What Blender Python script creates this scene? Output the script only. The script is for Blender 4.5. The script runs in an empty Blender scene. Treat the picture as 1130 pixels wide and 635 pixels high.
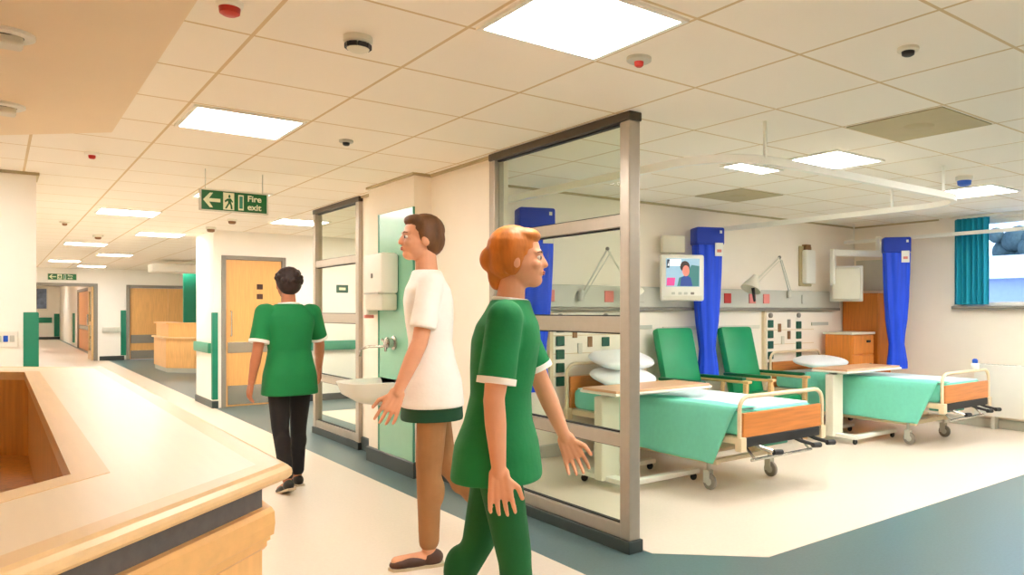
import bpy, bmesh, math, random
from mathutils import Vector, Matrix, Euler
random.seed(7)
PI = math.pi
SC = bpy.context.scene
COL = SC.collection
H = 2.4745                      # ceiling height
TILE, TX, TY = 0.6329, 0.8007, 3.289

# ------------------------------------------------------------------ materials
def lin(c):
    return tuple(((v / 255) / 12.92 if v / 255 <= 0.04045 else ((v / 255 + 0.055) / 1.055) ** 2.4) for v in c)

MATS = {}
def mat(name, rgb, rough=0.5, metal=0.0, var=0.0, scale=8.0, bump=0.0, spec=0.5, emit=None, es=0.0, stretch=None, sheen=0.0):
    if name in MATS: return MATS[name]
    m = bpy.data.materials.new(name); m.use_nodes = True
    nt = m.node_tree; b = nt.nodes['Principled BSDF']
    c = lin(rgb)
    b.inputs['Base Color'].default_value = (*c, 1)
    b.inputs['Roughness'].default_value = rough
    b.inputs['Metallic'].default_value = metal
    b.inputs['Specular IOR Level'].default_value = spec
    if emit is not None:
        b.inputs['Emission Color'].default_value = (*lin(emit), 1)
        b.inputs['Emission Strength'].default_value = es
    if var > 0 or bump > 0:
        tc = nt.nodes.new('ShaderNodeTexCoord'); mp = nt.nodes.new('ShaderNodeMapping')
        nt.links.new(tc.outputs['Object'], mp.inputs['Vector'])
        if stretch: mp.inputs['Scale'].default_value = stretch
        n = nt.nodes.new('ShaderNodeTexNoise'); n.inputs['Scale'].default_value = scale; n.inputs['Detail'].default_value = 4
        nt.links.new(mp.outputs['Vector'], n.inputs['Vector'])
        if var > 0:
            r = nt.nodes.new('ShaderNodeValToRGB')
            r.color_ramp.elements[0].position = 0.3; r.color_ramp.elements[1].position = 0.7
            r.color_ramp.elements[0].color = (*[max(0, v * (1 - var)) for v in c], 1)
            r.color_ramp.elements[1].color = (*[min(1, v * (1 + var)) for v in c], 1)
            nt.links.new(n.outputs['Fac'], r.inputs['Fac']); nt.links.new(r.outputs['Color'], b.inputs['Base Color'])
        if bump > 0:
            bp = nt.nodes.new('ShaderNodeBump'); bp.inputs['Strength'].default_value = bump; bp.inputs['Distance'].default_value = 0.01
            nt.links.new(n.outputs['Fac'], bp.inputs['Height']); nt.links.new(bp.outputs['Normal'], b.inputs['Normal'])
    MATS[name] = m
    return m

def glass_mat(name, tint, refl):
    m = bpy.data.materials.new(name); m.use_nodes = True; nt = m.node_tree
    nt.nodes.clear()
    o = nt.nodes.new('ShaderNodeOutputMaterial'); mx = nt.nodes.new('ShaderNodeMixShader')
    t = nt.nodes.new('ShaderNodeBsdfTransparent'); g = nt.nodes.new('ShaderNodeBsdfGlossy'); lw = nt.nodes.new('ShaderNodeLayerWeight')
    t.inputs['Color'].default_value = (*tint, 1); g.inputs['Roughness'].default_value = 0.02
    lw.inputs['Blend'].default_value = refl
    ge = nt.nodes.new('ShaderNodeNewGeometry'); iv = nt.nodes.new('ShaderNodeMath'); iv.operation = 'SUBTRACT'; iv.inputs[0].default_value = 1.0
    ml = nt.nodes.new('ShaderNodeMath'); ml.operation = 'MULTIPLY'
    nt.links.new(ge.outputs['Backfacing'], iv.inputs[1]); nt.links.new(iv.outputs[0], ml.inputs[0]); nt.links.new(lw.outputs['Fresnel'], ml.inputs[1])
    nt.links.new(ml.outputs[0], mx.inputs['Fac']); nt.links.new(t.outputs[0], mx.inputs[1]); nt.links.new(g.outputs[0], mx.inputs[2])
    nt.links.new(mx.outputs[0], o.inputs['Surface'])
    MATS[name] = m
    return m

def ceiling_mat():
    m = bpy.data.materials.new('ceiling_tiles'); m.use_nodes = True; nt = m.node_tree; b = nt.nodes['Principled BSDF']
    tc = nt.nodes.new('ShaderNodeTexCoord'); sp = nt.nodes.new('ShaderNodeSeparateXYZ')
    nt.links.new(tc.outputs['Object'], sp.inputs[0])
    def mn(op, a, bval, link2=None):
        n = nt.nodes.new('ShaderNodeMath'); n.operation = op
        nt.links.new(a, n.inputs[0])
        if link2 is not None: nt.links.new(link2, n.inputs[1])
        elif bval is not None: n.inputs[1].default_value = bval
        return n.outputs[0]
    lines = []
    for k, off in (('X', TX), ('Y', TY)):
        s = mn('SUBTRACT', sp.outputs[k], off)
        s = mn('DIVIDE', s, TILE); s = mn('ADD', s, 100.5); s = mn('FRACT', s, None); s = mn('SUBTRACT', s, 0.5); s = mn('ABSOLUTE', s, None)
        lines.append(mn('LESS_THAN', s, 0.0125))
    ln = mn('MAXIMUM', lines[0], None, lines[1])
    no = nt.nodes.new('ShaderNodeTexNoise'); no.inputs['Scale'].default_value = 90; nt.links.new(tc.outputs['Object'], no.inputs['Vector'])
    bp = nt.nodes.new('ShaderNodeBump'); bp.inputs['Strength'].default_value = 0.08; nt.links.new(no.outputs['Fac'], bp.inputs['Height'])
    nt.links.new(bp.outputs['Normal'], b.inputs['Normal'])
    mx = nt.nodes.new('ShaderNodeMix'); mx.data_type = 'RGBA'
    mx.inputs['A'].default_value = (*lin((246, 239, 226)), 1); mx.inputs['B'].default_value = (*lin((214, 192, 152)), 1)
    nt.links.new(ln, mx.inputs['Factor']); nt.links.new(mx.outputs['Result'], b.inputs['Base Color'])
    b.inputs['Roughness'].default_value = 0.85
    MATS['ceiling_tiles'] = m
    return m

def wood(name, rgb, axis=0, rough=0.4, contrast=0.22, scale=5.0):
    st = [10.0, 10.0, 10.0]; st[axis] = 0.7
    return mat(name, rgb, rough, var=contrast, scale=scale, stretch=tuple(st))

M = dict(
 wall=mat('cream_wall_paint', (247, 238, 223), 0.7, var=0.015, scale=3),
 wallw=mat('white_wall_paint', (250, 246, 238), 0.7, var=0.015, scale=3),
 soffit=mat('soffit_plaster', (238, 220, 190), 0.8, var=0.015, scale=2),
 floor_grey=mat('grey_vinyl_floor', (86, 110, 112), 0.32, var=0.08, scale=60),
 floor_beige=mat('beige_vinyl_floor', (227, 214, 198), 0.3, var=0.03, scale=50),
 base=mat('dark_skirting', (52, 62, 60), 0.45, var=0.05),
 alu=mat('satin_aluminium', (176, 166, 152), 0.32, metal=0.55, var=0.03, scale=20),
 aludark=mat('dark_bronze_head', (84, 74, 60), 0.4, metal=0.4, var=0.03),
 black=mat('black_rubber', (26, 26, 26), 0.5, var=0.05),
 grey=mat('door_frame_grey', (138, 132, 120), 0.45, var=0.03),
 steel=mat('brushed_steel', (190, 188, 180), 0.25, metal=0.9, var=0.03),
 white=mat('white_plastic', (240, 238, 228), 0.4, var=0.01),
 offwhite=mat('off_white_plastic', (222, 218, 200), 0.45, var=0.02),
 palegrey=mat('pale_grey_plastic', (196, 196, 184), 0.45, var=0.02),
 cream=mat('cream_bed_enamel', (226, 206, 170), 0.35, var=0.02),
 maple=wood('pale_maple_top', (238, 216, 184), 1, 0.28, 0.03),
 maplex=wood('maple_lipping', (232, 194, 140), 1, 0.3, 0.05),
 beech=wood('beech_panel', (232, 180, 112), 2, 0.4, 0.10),
 beechx=wood('beech_moulding', (230, 178, 108), 0, 0.35, 0.05),
 amber=wood('amber_wood', (212, 154, 74), 2, 0.45, 0.14),
 door=wood('beech_door', (226, 172, 104), 2, 0.4, 0.09),
 cherry=wood('cherry_footboard', (206, 128, 62), 0, 0.35, 0.14),
 orange=wood('orange_cabinet_wood', (196, 112, 34), 2, 0.4, 0.12),
 laminate=mat('taupe_laminate', (203, 176, 156), 0.4, var=0.03),
 band=mat('charcoal_band', (92, 88, 86), 0.6, var=0.12, scale=60),
 green=mat('green_guard', (16, 128, 98), 0.45, var=0.03),
 greenrail=mat('green_handrail', (52, 140, 112), 0.4, var=0.03),
 mint=mat('mint_splash_panel', (134, 196, 166), 0.25, var=0.02),
 vinylgreen=mat('green_chair_vinyl', (10, 142, 88), 0.4, var=0.05, scale=6),
 vinyldark=mat('dark_green_arm_vinyl', (8, 96, 56), 0.4, var=0.05),
 armwood=wood('pale_arm_wood', (226, 184, 128), 1, 0.4, 0.1),
 teal=mat('teal_blanket', (122, 216, 192), 0.85, var=0.03, scale=25, bump=0.15),
 sheet=mat('pale_blue_sheet', (214, 234, 236), 0.85, var=0.02, scale=12, bump=0.15),
 pillow=mat('white_pillow_cotton', (240, 240, 240), 0.85, var=0.01, bump=0.15, scale=6),
 blue=mat('royal_blue_curtain', (8, 72, 226), 0.55, var=0.10, scale=5, stretch=(6, 6, 0.4)),
 bluetop=mat('royal_blue_heading', (10, 54, 176), 0.55, var=0.05),
 tealcurtain=mat('teal_window_curtain', (24, 158, 184), 0.75, var=0.12, scale=4, stretch=(6, 6, 0.3)),
 red=mat('red_plastic', (190, 40, 24), 0.4, var=0.03),
 pink=mat('pink_socket', (222, 130, 120), 0.4, var=0.03),
 darkgreen=mat('dark_green_socket', (18, 84, 66), 0.4, var=0.05),
 signgreen=mat('sign_green', (10, 104, 44), 0.4, var=0.02),
 signpale=mat('sign_pale', (236, 240, 204), 0.45, var=0.01),
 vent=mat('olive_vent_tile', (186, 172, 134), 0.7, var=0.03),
 bluedet=mat('blue_detector', (14, 84, 190), 0.4, var=0.03),
 brown=mat('small_brown_box', (140, 100, 60), 0.5, var=0.05),
 skin=mat('skin', (222, 160, 124), 0.55, var=0.04, scale=14),
 skinb=mat('brown_skin', (186, 118, 84), 0.55, var=0.04, scale=14),
 lips=mat('lips', (184, 92, 80), 0.5, var=0.03),
 eyew=mat('eye_white', (236, 232, 226), 0.3, var=0.01),
 iris=mat('iris_dark', (46, 34, 26), 0.2, var=0.02),
 hairblack=mat('black_brown_hair', (40, 20, 16), 0.6, var=0.3, scale=30, bump=0.5),
 hairbrown=mat('brown_hair', (104, 66, 34), 0.6, var=0.25, scale=30, bump=0.4, stretch=(1, 1, 0.3)),
 hairginger=mat('ginger_hair', (192, 112, 36), 0.55, var=0.25, scale=26, bump=0.4, stretch=(1, 1, 0.3)),
 scrub=mat('green_scrub_cotton', (4, 122, 64), 0.8, var=0.06, scale=7, bump=0.9),
 scrubdark=mat('dark_green_scrub_cotton', (3, 92, 42), 0.8, var=0.08, scale=7, bump=0.9),
 whitecotton=mat('white_tunic_cotton', (244, 240, 234), 0.8, var=0.02, scale=7, bump=0.9),
 shortsgreen=mat('bottle_green_cotton', (8, 66, 40), 0.8, var=0.08, scale=9),
 trousersblack=mat('black_trouser_cotton', (20, 18, 20), 0.8, var=0.1, scale=9, bump=0.2),
 trousersbrown=mat('tan_brown_tights', (158, 112, 68), 0.7, var=0.08, scale=9),
 shoebrown=mat('dark_brown_shoe', (72, 42, 28), 0.5, var=0.1),
 shoesole=mat('pale_shoe_sole', (196, 182, 152), 0.6, var=0.03),
 shoeblack=mat('black_shoe', (28, 26, 24), 0.5, var=0.1),
)
M['lamp'] = mat('lit_diffuser', (255, 252, 244), 0.6, emit=(255, 251, 246), es=20.0)
M['screen'] = mat('screen_lit', (120, 150, 170), 0.2, emit=(150, 184, 200), es=0.5)
for nm, c in dict(s_dark=(28, 44, 62), s_hair=(40, 24, 22), s_face=(214, 120, 104), s_pink=(196, 70, 130), s_white=(236, 244, 250), s_blue=(40, 66, 130), s_teal=(60, 110, 110)).items():
    M[nm] = mat('screen_' + nm, c, 0.2, emit=c, es=0.5)
M['ceil'] = ceiling_mat()
M['glass'] = glass_mat('partition_glass', (0.93, 0.965, 0.925), 0.12)
M['winglass'] = glass_mat('window_glass', (0.95, 0.97, 1.0), 0.06)

# ------------------------------------------------------------------ mesh helpers
def nb(): return bmesh.new()

def box(bm, x0, x1, y0, y1, z0, z1, bev=0.0, mtx=None):
    r = bmesh.ops.create_cube(bm, size=1.0)
    vs = r['verts']
    bmesh.ops.scale(bm, vec=(x1 - x0, y1 - y0, z1 - z0), verts=vs)
    bmesh.ops.translate(bm, vec=((x0 + x1) / 2, (y0 + y1) / 2, (z0 + z1) / 2), verts=vs)
    if bev > 0:
        es = list({e for v in vs for e in v.link_edges})
        rr = bmesh.ops.bevel(bm, geom=es, offset=bev, segments=2, affect='EDGES', profile=0.5)
        vs = list({v for f in rr['faces'] for v in f.verts} | {v for v in vs if v.is_valid})
    if mtx is not None: bmesh.ops.transform(bm, matrix=mtx, verts=vs)
    return vs

def prism(bm, poly, z0, z1):
    a = [bm.verts.new((x, y, z0)) for x, y in poly]; b = [bm.verts.new((x, y, z1)) for x, y in poly]
    n = len(poly)
    bm.faces.new(list(reversed(a))); bm.faces.new(b)
    for i in range(n): bm.faces.new((a[i], a[(i + 1) % n], b[(i + 1) % n], b[i]))
    return a + b

def miters(path):
    out = []
    n = len(path)
    for i, p in enumerate(path):
        p = Vector(p)
        ds = []
        if i > 0: ds.append((p - Vector(path[i - 1])).normalized())
        if i < n - 1: ds.append((Vector(path[i + 1]) - p).normalized())
        ns = [Vector((d.y, -d.x)) for d in ds]
        m = sum(ns, Vector((0, 0)))
        m.normalize()
        out.append(m / max(0.3, m.dot(ns[0])))
    return out

def sweep(bm, path, profile):
    """closed profile of (offset to the right of the path, z) swept along a 2-D path with mitred corners"""
    ms = miters(path); rings = []
    for p, m in zip(path, ms):
        rings.append([bm.verts.new((p[0] + m.x * o, p[1] + m.y * o, z)) for o, z in profile])
    k = len(profile)
    for a, b in zip(rings, rings[1:]):
        for i in range(k): bm.faces.new((a[i], a[(i + 1) % k], b[(i + 1) % k], b[i]))
    bm.faces.new(rings[0]); bm.faces.new(list(reversed(rings[-1])))

def tube(bm, pts, r, seg=10, closed=False):
    pts = [Vector(p) for p in pts]; n = len(pts); rings = []
    up = None
    for i, p in enumerate(pts):
        if closed: t = (pts[(i + 1) % n] - pts[i - 1])
        else: t = (pts[min(i + 1, n - 1)] - pts[max(i - 1, 0)])
        t.normalize()
        if up is None:
            up = t.orthogonal().normalized()
        else:
            up = (up - t * up.dot(t)).normalized()
        w = t.cross(up)
        rr = r[i] if isinstance(r, (list, tuple)) else r
        rings.append([bm.verts.new(p + (up * math.cos(2 * PI * k / seg) + w * math.sin(2 * PI * k / seg)) * rr) for k in range(seg)])
    for i in range(n if closed else n - 1):
        a, b = rings[i], rings[(i + 1) % n]
        for k in range(seg): bm.faces.new((a[k], a[(k + 1) % seg], b[(k + 1) % seg], b[k]))
    if not closed:
        bm.faces.new(list(reversed(rings[0]))); bm.faces.new(rings[-1])

def lathe(bm, prof, loc=(0, 0, 0), seg=24, mtx=None):
    vs_all = []; rings = []
    for r, z in prof:
        if r < 1e-6: ring = [bm.verts.new((0, 0, z))]
        else: ring = [bm.verts.new((r * math.cos(2 * PI * k / seg), r * math.sin(2 * PI * k / seg), z)) for k in range(seg)]
        rings.append(ring); vs_all += ring
    for a, b in zip(rings, rings[1:]):
        if len(a) == 1 and len(b) == 1: continue
        for k in range(seg):
            k2 = (k + 1) % seg
            if len(a) == 1: bm.faces.new((a[0], b[k2], b[k]))
            elif len(b) == 1: bm.faces.new((a[k], a[k2], b[0]))
            else: bm.faces.new((a[k], a[k2], b[k2], b[k]))
    for e in (rings[0], rings[-1]):
        if len(e) > 1: bm.faces.new(e)
    m = Matrix.Translation(loc)
    if mtx is not None: m = m @ mtx
    bmesh.ops.transform(bm, matrix=m, verts=vs_all)

def loft(bm, rings, cap=True):
    rv = [[bm.verts.new(p) for p in r] for r in rings]; k = len(rings[0])
    for a, b in zip(rv, rv[1:]):
        for i in range(k): bm.faces.new((a[i], a[(i + 1) % k], b[(i + 1) % k], b[i]))
    if cap: bm.faces.new(list(reversed(rv[0]))); bm.faces.new(rv[-1])

def oval(cx, cy, z, rx, ry, n=32, e=2.4):
    out = []
    for k in range(n):
        a = 2 * PI * k / n; c, s = math.cos(a), math.sin(a)
        out.append((cx + rx * math.copysign(abs(c) ** (2 / e), c), cy + ry * math.copysign(abs(s) ** (2 / e), s), z))
    return out

def ball(bm, c, r, rot=None, seg=20):
    res = bmesh.ops.create_uvsphere(bm, u_segments=seg, v_segments=max(8, seg // 2), radius=1.0)
    if not hasattr(r, '__len__'): r = (r, r, r)
    m = Matrix.Translation(c)
    if rot is not None: m = m @ Euler(rot).to_matrix().to_4x4()
    m = m @ Matrix.Diagonal((*r, 1))
    bmesh.ops.transform(bm, matrix=m, verts=res['verts'])

def limb(bm, p0, p1, r0, r1, seg=16):
    p0, p1 = Vector(p0), Vector(p1)
    n = 6
    ball(bm, p0, r0, seg=seg); ball(bm, p1, r1, seg=seg)
    tube(bm, [p0.lerp(p1, t / n) for t in range(n + 1)], [r0 + (r1 - r0) * t / n for t in range(n + 1)], seg)

def finish(name, bm, m, parent=None, smooth=False, loc=None):
    bmesh.ops.recalc_face_normals(bm, faces=bm.faces[:])
    me = bpy.data.meshes.new(name); bm.to_mesh(me); bm.free()
    if smooth:
        for p in me.polygons: p.use_smooth = True
    o = bpy.data.objects.new(name, me); COL.objects.link(o)
    me.materials.append(m)
    if parent is not None: o.parent = parent
    if loc is not None: o.location = loc
    return o

def soft(name, bm, m, parent=None, ang=40):
    o = finish(name, bm, m, parent, smooth=True)
    try: o.data.set_sharp_from_angle(angle=math.radians(ang))
    except Exception: pass
    return o

def organic(name, bm, m, parent, voxel=0.006, smooth=8):
    """several overlapping shapes fused into one continuous surface"""
    me = bpy.data.meshes.new(name); bm.to_mesh(me); bm.free()
    o = bpy.data.objects.new(name, me); COL.objects.link(o)
    r = o.modifiers.new('r', 'REMESH'); r.mode = 'VOXEL'; r.voxel_size = voxel
    s = o.modifiers.new('s', 'SMOOTH'); s.factor = 0.5; s.iterations = smooth
    dg = bpy.context.evaluated_depsgraph_get(); dg.update()
    me2 = bpy.data.meshes.new_from_object(o.evaluated_get(dg))
    o.modifiers.clear(); o.data = me2; bpy.data.meshes.remove(me); me2.name = name
    for p in me2.polygons: p.use_smooth = True
    me2.materials.clear(); me2.materials.append(m)
    if parent is not None: o.parent = parent
    return o

def tag(o, label, cat, group=None, kind=None):
    o['label'] = label; o['category'] = cat
    if group: o['group'] = group
    if kind: o['kind'] = kind
    return o

def thing(name, label, cat, loc=(0, 0, 0), rz=0.0, group=None):
    o = bpy.data.objects.new(name, None); COL.objects.link(o)
    o.location = loc; o.rotation_euler = (0, 0, rz); o.empty_display_size = 0.1
    return tag(o, label, cat, group)

def struct(name, bm, m, parent=None, smooth=False):
    o = finish(name, bm, m, parent, smooth)
    if parent is None: o['kind'] = 'structure'
    return o

def dup(root, loc, rz=None, label=None):
    r = root.copy(); COL.objects.link(r); r.location = loc
    if rz is not None: r.rotation_euler = (0, 0, rz)
    if label: r['label'] = label
    for ch in list(root.children):
        c = ch.copy(); COL.objects.link(c); c.parent = r
        for g in ch.children:
            d = g.copy(); COL.objects.link(d); d.parent = c
    return r

def text_mesh(bm, s, size, mtx, depth=0.0015, bold=0.0):
    cu = bpy.data.curves.new('t', 'FONT'); cu.body = s; cu.size = size; cu.extrude = depth; cu.offset = bold
    cu.align_x = 'LEFT'
    o = bpy.data.objects.new('t', cu); COL.objects.link(o)
    dg = bpy.context.evaluated_depsgraph_get(); dg.update()
    me = bpy.data.meshes.new_from_object(o.evaluated_get(dg))
    me.transform(mtx)
    bm.from_mesh(me)
    bpy.data.objects.remove(o); bpy.data.curves.remove(cu); bpy.data.meshes.remove(me)

# ================================================================== THE SETTING
def bstruct(name, m, *boxes):
    bm = nb()
    for b in boxes: box(bm, *b)
    return struct(name, bm, m)

XR = 8.9       # right wall of the ward
YB = 5.776     # bed-head wall
XP = 2.762     # glazed line between corridor and ward

bstruct('floor', M['floor_grey'], (-5.2, 9.1, -4.2, 46, -0.1, 0.0))
bm = nb(); prism(bm, [(-5, -4), (2.336, -4), (2.336, 24.4), (2.2, 24.5), (2.2, 44), (-0.1, 44), (-0.1, 24.4), (-5, 24.4)], 0.0, 0.002)
struct('floor_corridor', bm, M['floor_beige'])
bm = nb(); prism(bm, [(3.282, 2.665), (8.9, 2.665), (8.9, 5.776), (2.83, 5.776), (2.83, 3.12)], 0.0, 0.002)
struct('floor_ward', bm, M['floor_beige'])
bm = nb(); prism(bm, [(3.3, 6.4), (8.9, 6.4), (8.9, 10.3), (3.3, 10.3)], 0.0, 0.002)
struct('floor_bay', bm, M['floor_beige'])

bstruct('ceiling', M['ceil'], (-5.2, 9.1, -4.2, 46, H, H + 0.1))
bm = nb(); prism(bm, [(-5, -4), (0.47, -4), (0.47, 4.76), (-0.45, 5.68), (-5, 5.68)], 2.3, H)
struct('ceiling_soffit', bm, M['soffit'])

bstruct('wall_ward_back', M['wall'], (2.70, 9.1, YB, YB + 0.12, 0, H))
WY0, WY1, WZ0, WZ1 = 1.7, 4.33, 1.41, 2.42
bstruct('wall_ward_right', M['wall'], (XR, XR + 0.2, -4.2, WY0, 0, H), (XR, XR + 0.2, WY1, YB + 0.1, 0, H), (XR, XR + 0.2, WY0, WY1, 0, WZ0), (XR, XR + 0.2, WY0, WY1, WZ1, H))
bstruct('wall_bay_right', M['wall'], (XR, XR + 0.2, YB + 0.1, 12, 0, H))
bstruct('wall_corridor', M['wall'], (XP, XP + 0.12, 4.74, YB, 0, H), (XP, XP + 0.12, 6.68, 7.25, 0, H))
bstruct('wall_pillar', M['wall'], (2.61, XP + 0.14, 5.74, 6.70, 0, H))
bstruct('wall_lobby', M['wallw'], (2.32, 2.42, 11.6, 11.75, 0, H), (3.27, 9.1, 11.6, 11.75, 0, H), (2.42, 3.27, 11.6, 11.75, 2.13, H), (2.32, 2.45, 11.75, 12.75, 0, H))
bstruct('wall_reception_side', M['wall'], (5.0, 5.1, 11.75, 24.6, 0, H))
bstruct('wall_far', M['wallw'], (2.10, 2.75, 24.5, 24.65, 0, H), (4.75, 5.1, 24.5, 24.65, 0, H), (-0.2, 0.72, 24.5, 24.65, 0, H), (0.72, 2.10, 24.5, 24.65, 2.08, H), (2.75, 4.75, 24.5, 24.65, 2.06, H))
bstruct('wall_passage_right', M['wallw'], (2.3, 2.4, 24.65, 28.8, 0, H), (2.3, 2.4, 33.6, 46, 0, H), (2.3, 2.4, 28.8, 33.6, 2.1, H))
bstruct('wall_passage_left', M['wallw'], (-0.2, -0.1, 24.65, 46, 0, H))
bstruct('wall_passage_end', M['wallw'], (-0.2, 2.4, 44.0, 44.1, 0, H))
bstruct('wall_station', M['wallw'], (-5.2, 0.248, 7.69, 8.1, 0, H))
bstruct('wall_corridor_left', M['wallw'], (0.02, 0.248, 8.1, 24.5, 0, H))
bstruct('wall_left', M['wall'], (-5.2, -5.0, -4.2, 7.69, 0, H))
bstruct('wall_rear', M['wall'], (-5.2, 9.1, -4.2, -4.0, 0, H))

def skirting(name, path, h=0.11, t=0.018, m='base'):
    bm = nb(); sweep(bm, path, [(0, 0.0), (t, 0.0), (t, h - 0.01), (t * 0.5, h), (0, h)])
    return struct(name, bm, M[m])
skirting('baseboard_corridor', [(XP, 4.75), (XP, 5.74), (2.61, 5.74), (2.61, 6.70), (XP, 6.70), (XP, 7.25)][::-1], 0.13)
skirting('baseboard_lobby', [(2.32, 12.75), (2.32, 11.6), (2.38, 11.6)], 0.1)
skirting('baseboard_lobby_right', [(3.31, 11.6), (8.9, 11.6)], 0.1)
skirting('baseboard_far', [(2.14, 24.5), (2.70, 24.5)], 0.12)
skirting('baseboard_passage', [(-0.1, 44.0), (2.3, 44.0)], 0.12)
skirting('baseboard_ward_back', [(2.9, YB), (XR, YB)], 0.12, m='palegrey')
skirting('baseboard_ward_right', [(XR, YB), (XR, -4)], 0.11, m='palegrey')
skirting('baseboard_station', [(-5, 7.69), (0.248, 7.69), (0.248, 8.1)], 0.1)

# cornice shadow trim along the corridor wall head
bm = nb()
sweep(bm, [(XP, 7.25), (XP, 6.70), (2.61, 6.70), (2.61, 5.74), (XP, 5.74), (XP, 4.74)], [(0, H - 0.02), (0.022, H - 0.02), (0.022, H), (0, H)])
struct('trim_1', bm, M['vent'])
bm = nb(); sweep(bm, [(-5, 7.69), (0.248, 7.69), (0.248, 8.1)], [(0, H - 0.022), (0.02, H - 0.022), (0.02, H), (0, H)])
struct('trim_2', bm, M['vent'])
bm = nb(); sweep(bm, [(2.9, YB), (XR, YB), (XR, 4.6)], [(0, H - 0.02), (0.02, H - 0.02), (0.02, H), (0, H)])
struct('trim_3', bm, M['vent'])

# ---------------------------------------------------------------- window, right wall of the ward
def window():
    fr = nb()
    x0, x1 = XR + 0.03, XR + 0.10
    for a in ((WY0, WY1, WZ0, WZ0 + 0.05), (WY0, WY1, WZ1 - 0.05, WZ1), (WY0, WY0 + 0.05, WZ0, WZ1), (WY1 - 0.05, WY1, WZ0, WZ1), (2.98, 3.03, WZ0, WZ1)):
        box(fr, x0, x1, a[0], a[1], a[2], a[3], 0.006)
    w = struct('window_1', fr, M['white'])
    bm = nb(); box(bm, XR + 0.06, XR + 0.066, WY0 + 0.05, WY1 - 0.05, WZ0 + 0.05, WZ1 - 0.05); finish('window_glass', bm, M['winglass'], w)
    bm = nb(); box(bm, XR - 0.10, XR + 0.05, WY0 - 0.05, WY1 + 0.07, WZ0 - 0.035, WZ0, 0.008); finish('window_sill', bm, M['grey'], w)
window()

# window curtain, gathered
def window_curtain():
    t = thing('window_curtain', 'teal gathered curtain hanging at the side of the ward window', 'curtain', (XR - 0.05, 4.16, WZ0 + 0.02))
    n = 60
    path = [(-0.04 + 0.040 * math.sin(i / n * 2 * PI * 6.5) + 0.006 * math.sin(i * 1.7), 0.20 - 0.40 * i / n) for i in range(n + 1)]
    bm = nb(); sweep(bm, path, [(0, 0.0), (0.004, 0.0), (0.004, 1.0), (0, 1.0)]); soft('drape', bm, M['tealcurtain'], t, 60)
    bm = nb(); sweep(bm, [(p[0] * 0.6, p[1]) for p in path], [(0, 0.93), (0.012, 0.93), (0.012, 1.01), (0, 1.01)]); soft('heading_tape', bm, M['tealcurtain'], t, 60)
window_curtain()
t = thing('window_curtain_rail', 'slim white rail above the ward window carrying the teal curtain', 'curtain rail', (XR, 3.0, 2.44))
bm = nb(); box(bm, -0.10, -0.07, -1.3, 1.4, 0.0, 0.03, 0.004); finish('rail', bm, M['white'], t)
for y in (-1.2, 0.1, 1.3):
    bm = nb(); box(bm, -0.10, 0.0, y - 0.02, y + 0.02, 0.004, 0.026, 0.003); finish('bracket', bm, M['white'], t)

# outside the window
bstruct('ground_outside', mat('pale_tarmac', (196, 200, 206), 0.9, var=0.05), (9.1, 60, -30, 40, -0.6, -0.5))
t = thing('neighbouring_building', 'pale low building with a white pitched roof seen through the window', 'building', (26, 8.5, -0.5))
bm = nb(); box(bm, -4, 4, -9, 9, 0, 2.75); finish('wall', bm, mat('pale_blue_render', (176, 192, 222), 0.8, var=0.04), t)
bm = nb()
for s in (0,):
    a = [(-4.5, -9.4, 2.75), (4.5, -9.4, 2.75), (0, -9.4, 3.7)]; b = [(x, 9.4, z) for x, y, z in a]
    loft(bm, [a, b])
finish('roof', bm, mat('white_roof', (236, 240, 246), 0.6, var=0.02), t)
for k in range(5):
    bm = nb(); box(bm, -4.06, -3.98, -7.6 + 3.4 * k, -5.8 + 3.4 * k, 1.0, 2.1, 0.02); finish('window', bm, mat('blue_dark_pane', (84, 110, 160), 0.2, var=0.05), t)
def car(loc, rz, m, label):
    t = thing('car', label, 'car', loc, rz)
    bm = nb()
    prof = [(-2.05, .32), (-2.05, .72), (-1.9, .86), (-1.2, .92), (-.75, 1.38), (.75, 1.42), (1.45, .98), (2.0, .9), (2.08, .6), (2.05, .32)]
    loft(bm, [[(x, -.82, z) for x, z in prof], [(x, .82, z) for x, z in prof]])
    finish('body', bm, m, t)
    bm = nb(); loft(bm, [[(x, y, z) for x, z in [(-1.1, .95), (-.72, 1.32), (.7, 1.36), (1.3, 1.0)]] for y in (-.835, .835)]); finish('side_window', bm, M['s_dark'] if False else mat('car_glass', (60, 74, 96), 0.1, var=0.02), t)
    for x in (-1.3, 1.3):
        for y in (-.78, .78):
            bm = nb(); lathe(bm, [(0.0, -.09), (.3, -.09), (.32, -.05), (.32, .05), (.3, .09), (0.0, .09)], (x, y, .32), 20, Matrix.Rotation(PI / 2, 4, 'X')); finish('wheel', bm, M['black'], t)
car((18.0, 6.9, -0.5), PI / 2 + .1, mat('car_blue', (60, 90, 170), 0.25, var=0.03), 'blue car parked outside beyond the ward window')
t = thing('tree', 'blurry blue-green tree outside the ward window', 'tree', (44.0, 18.2, -0.5)); t.scale = (1.4, 1.4, 1.4)
bm = nb(); tube(bm, [(0, 0, 0), (0.05, 0, 1.2), (0, 0.05, 2.6)], [0.14, 0.11, 0.08]); finish('trunk', bm, M['brown'], t)
bm = nb()
for k in range(26):
    a = random.random() * 2 * PI; r = random.random() * 0.9
    ball(bm, (r * math.cos(a), r * math.sin(a), 2.9 + random.random() * 1.5), 0.28 + 0.25 * random.random(), seg=8)
finish('crown', bm, mat('tree_leaves', (70, 92, 96), 0.8, var=0.2, scale=6), t, smooth=True)

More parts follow.
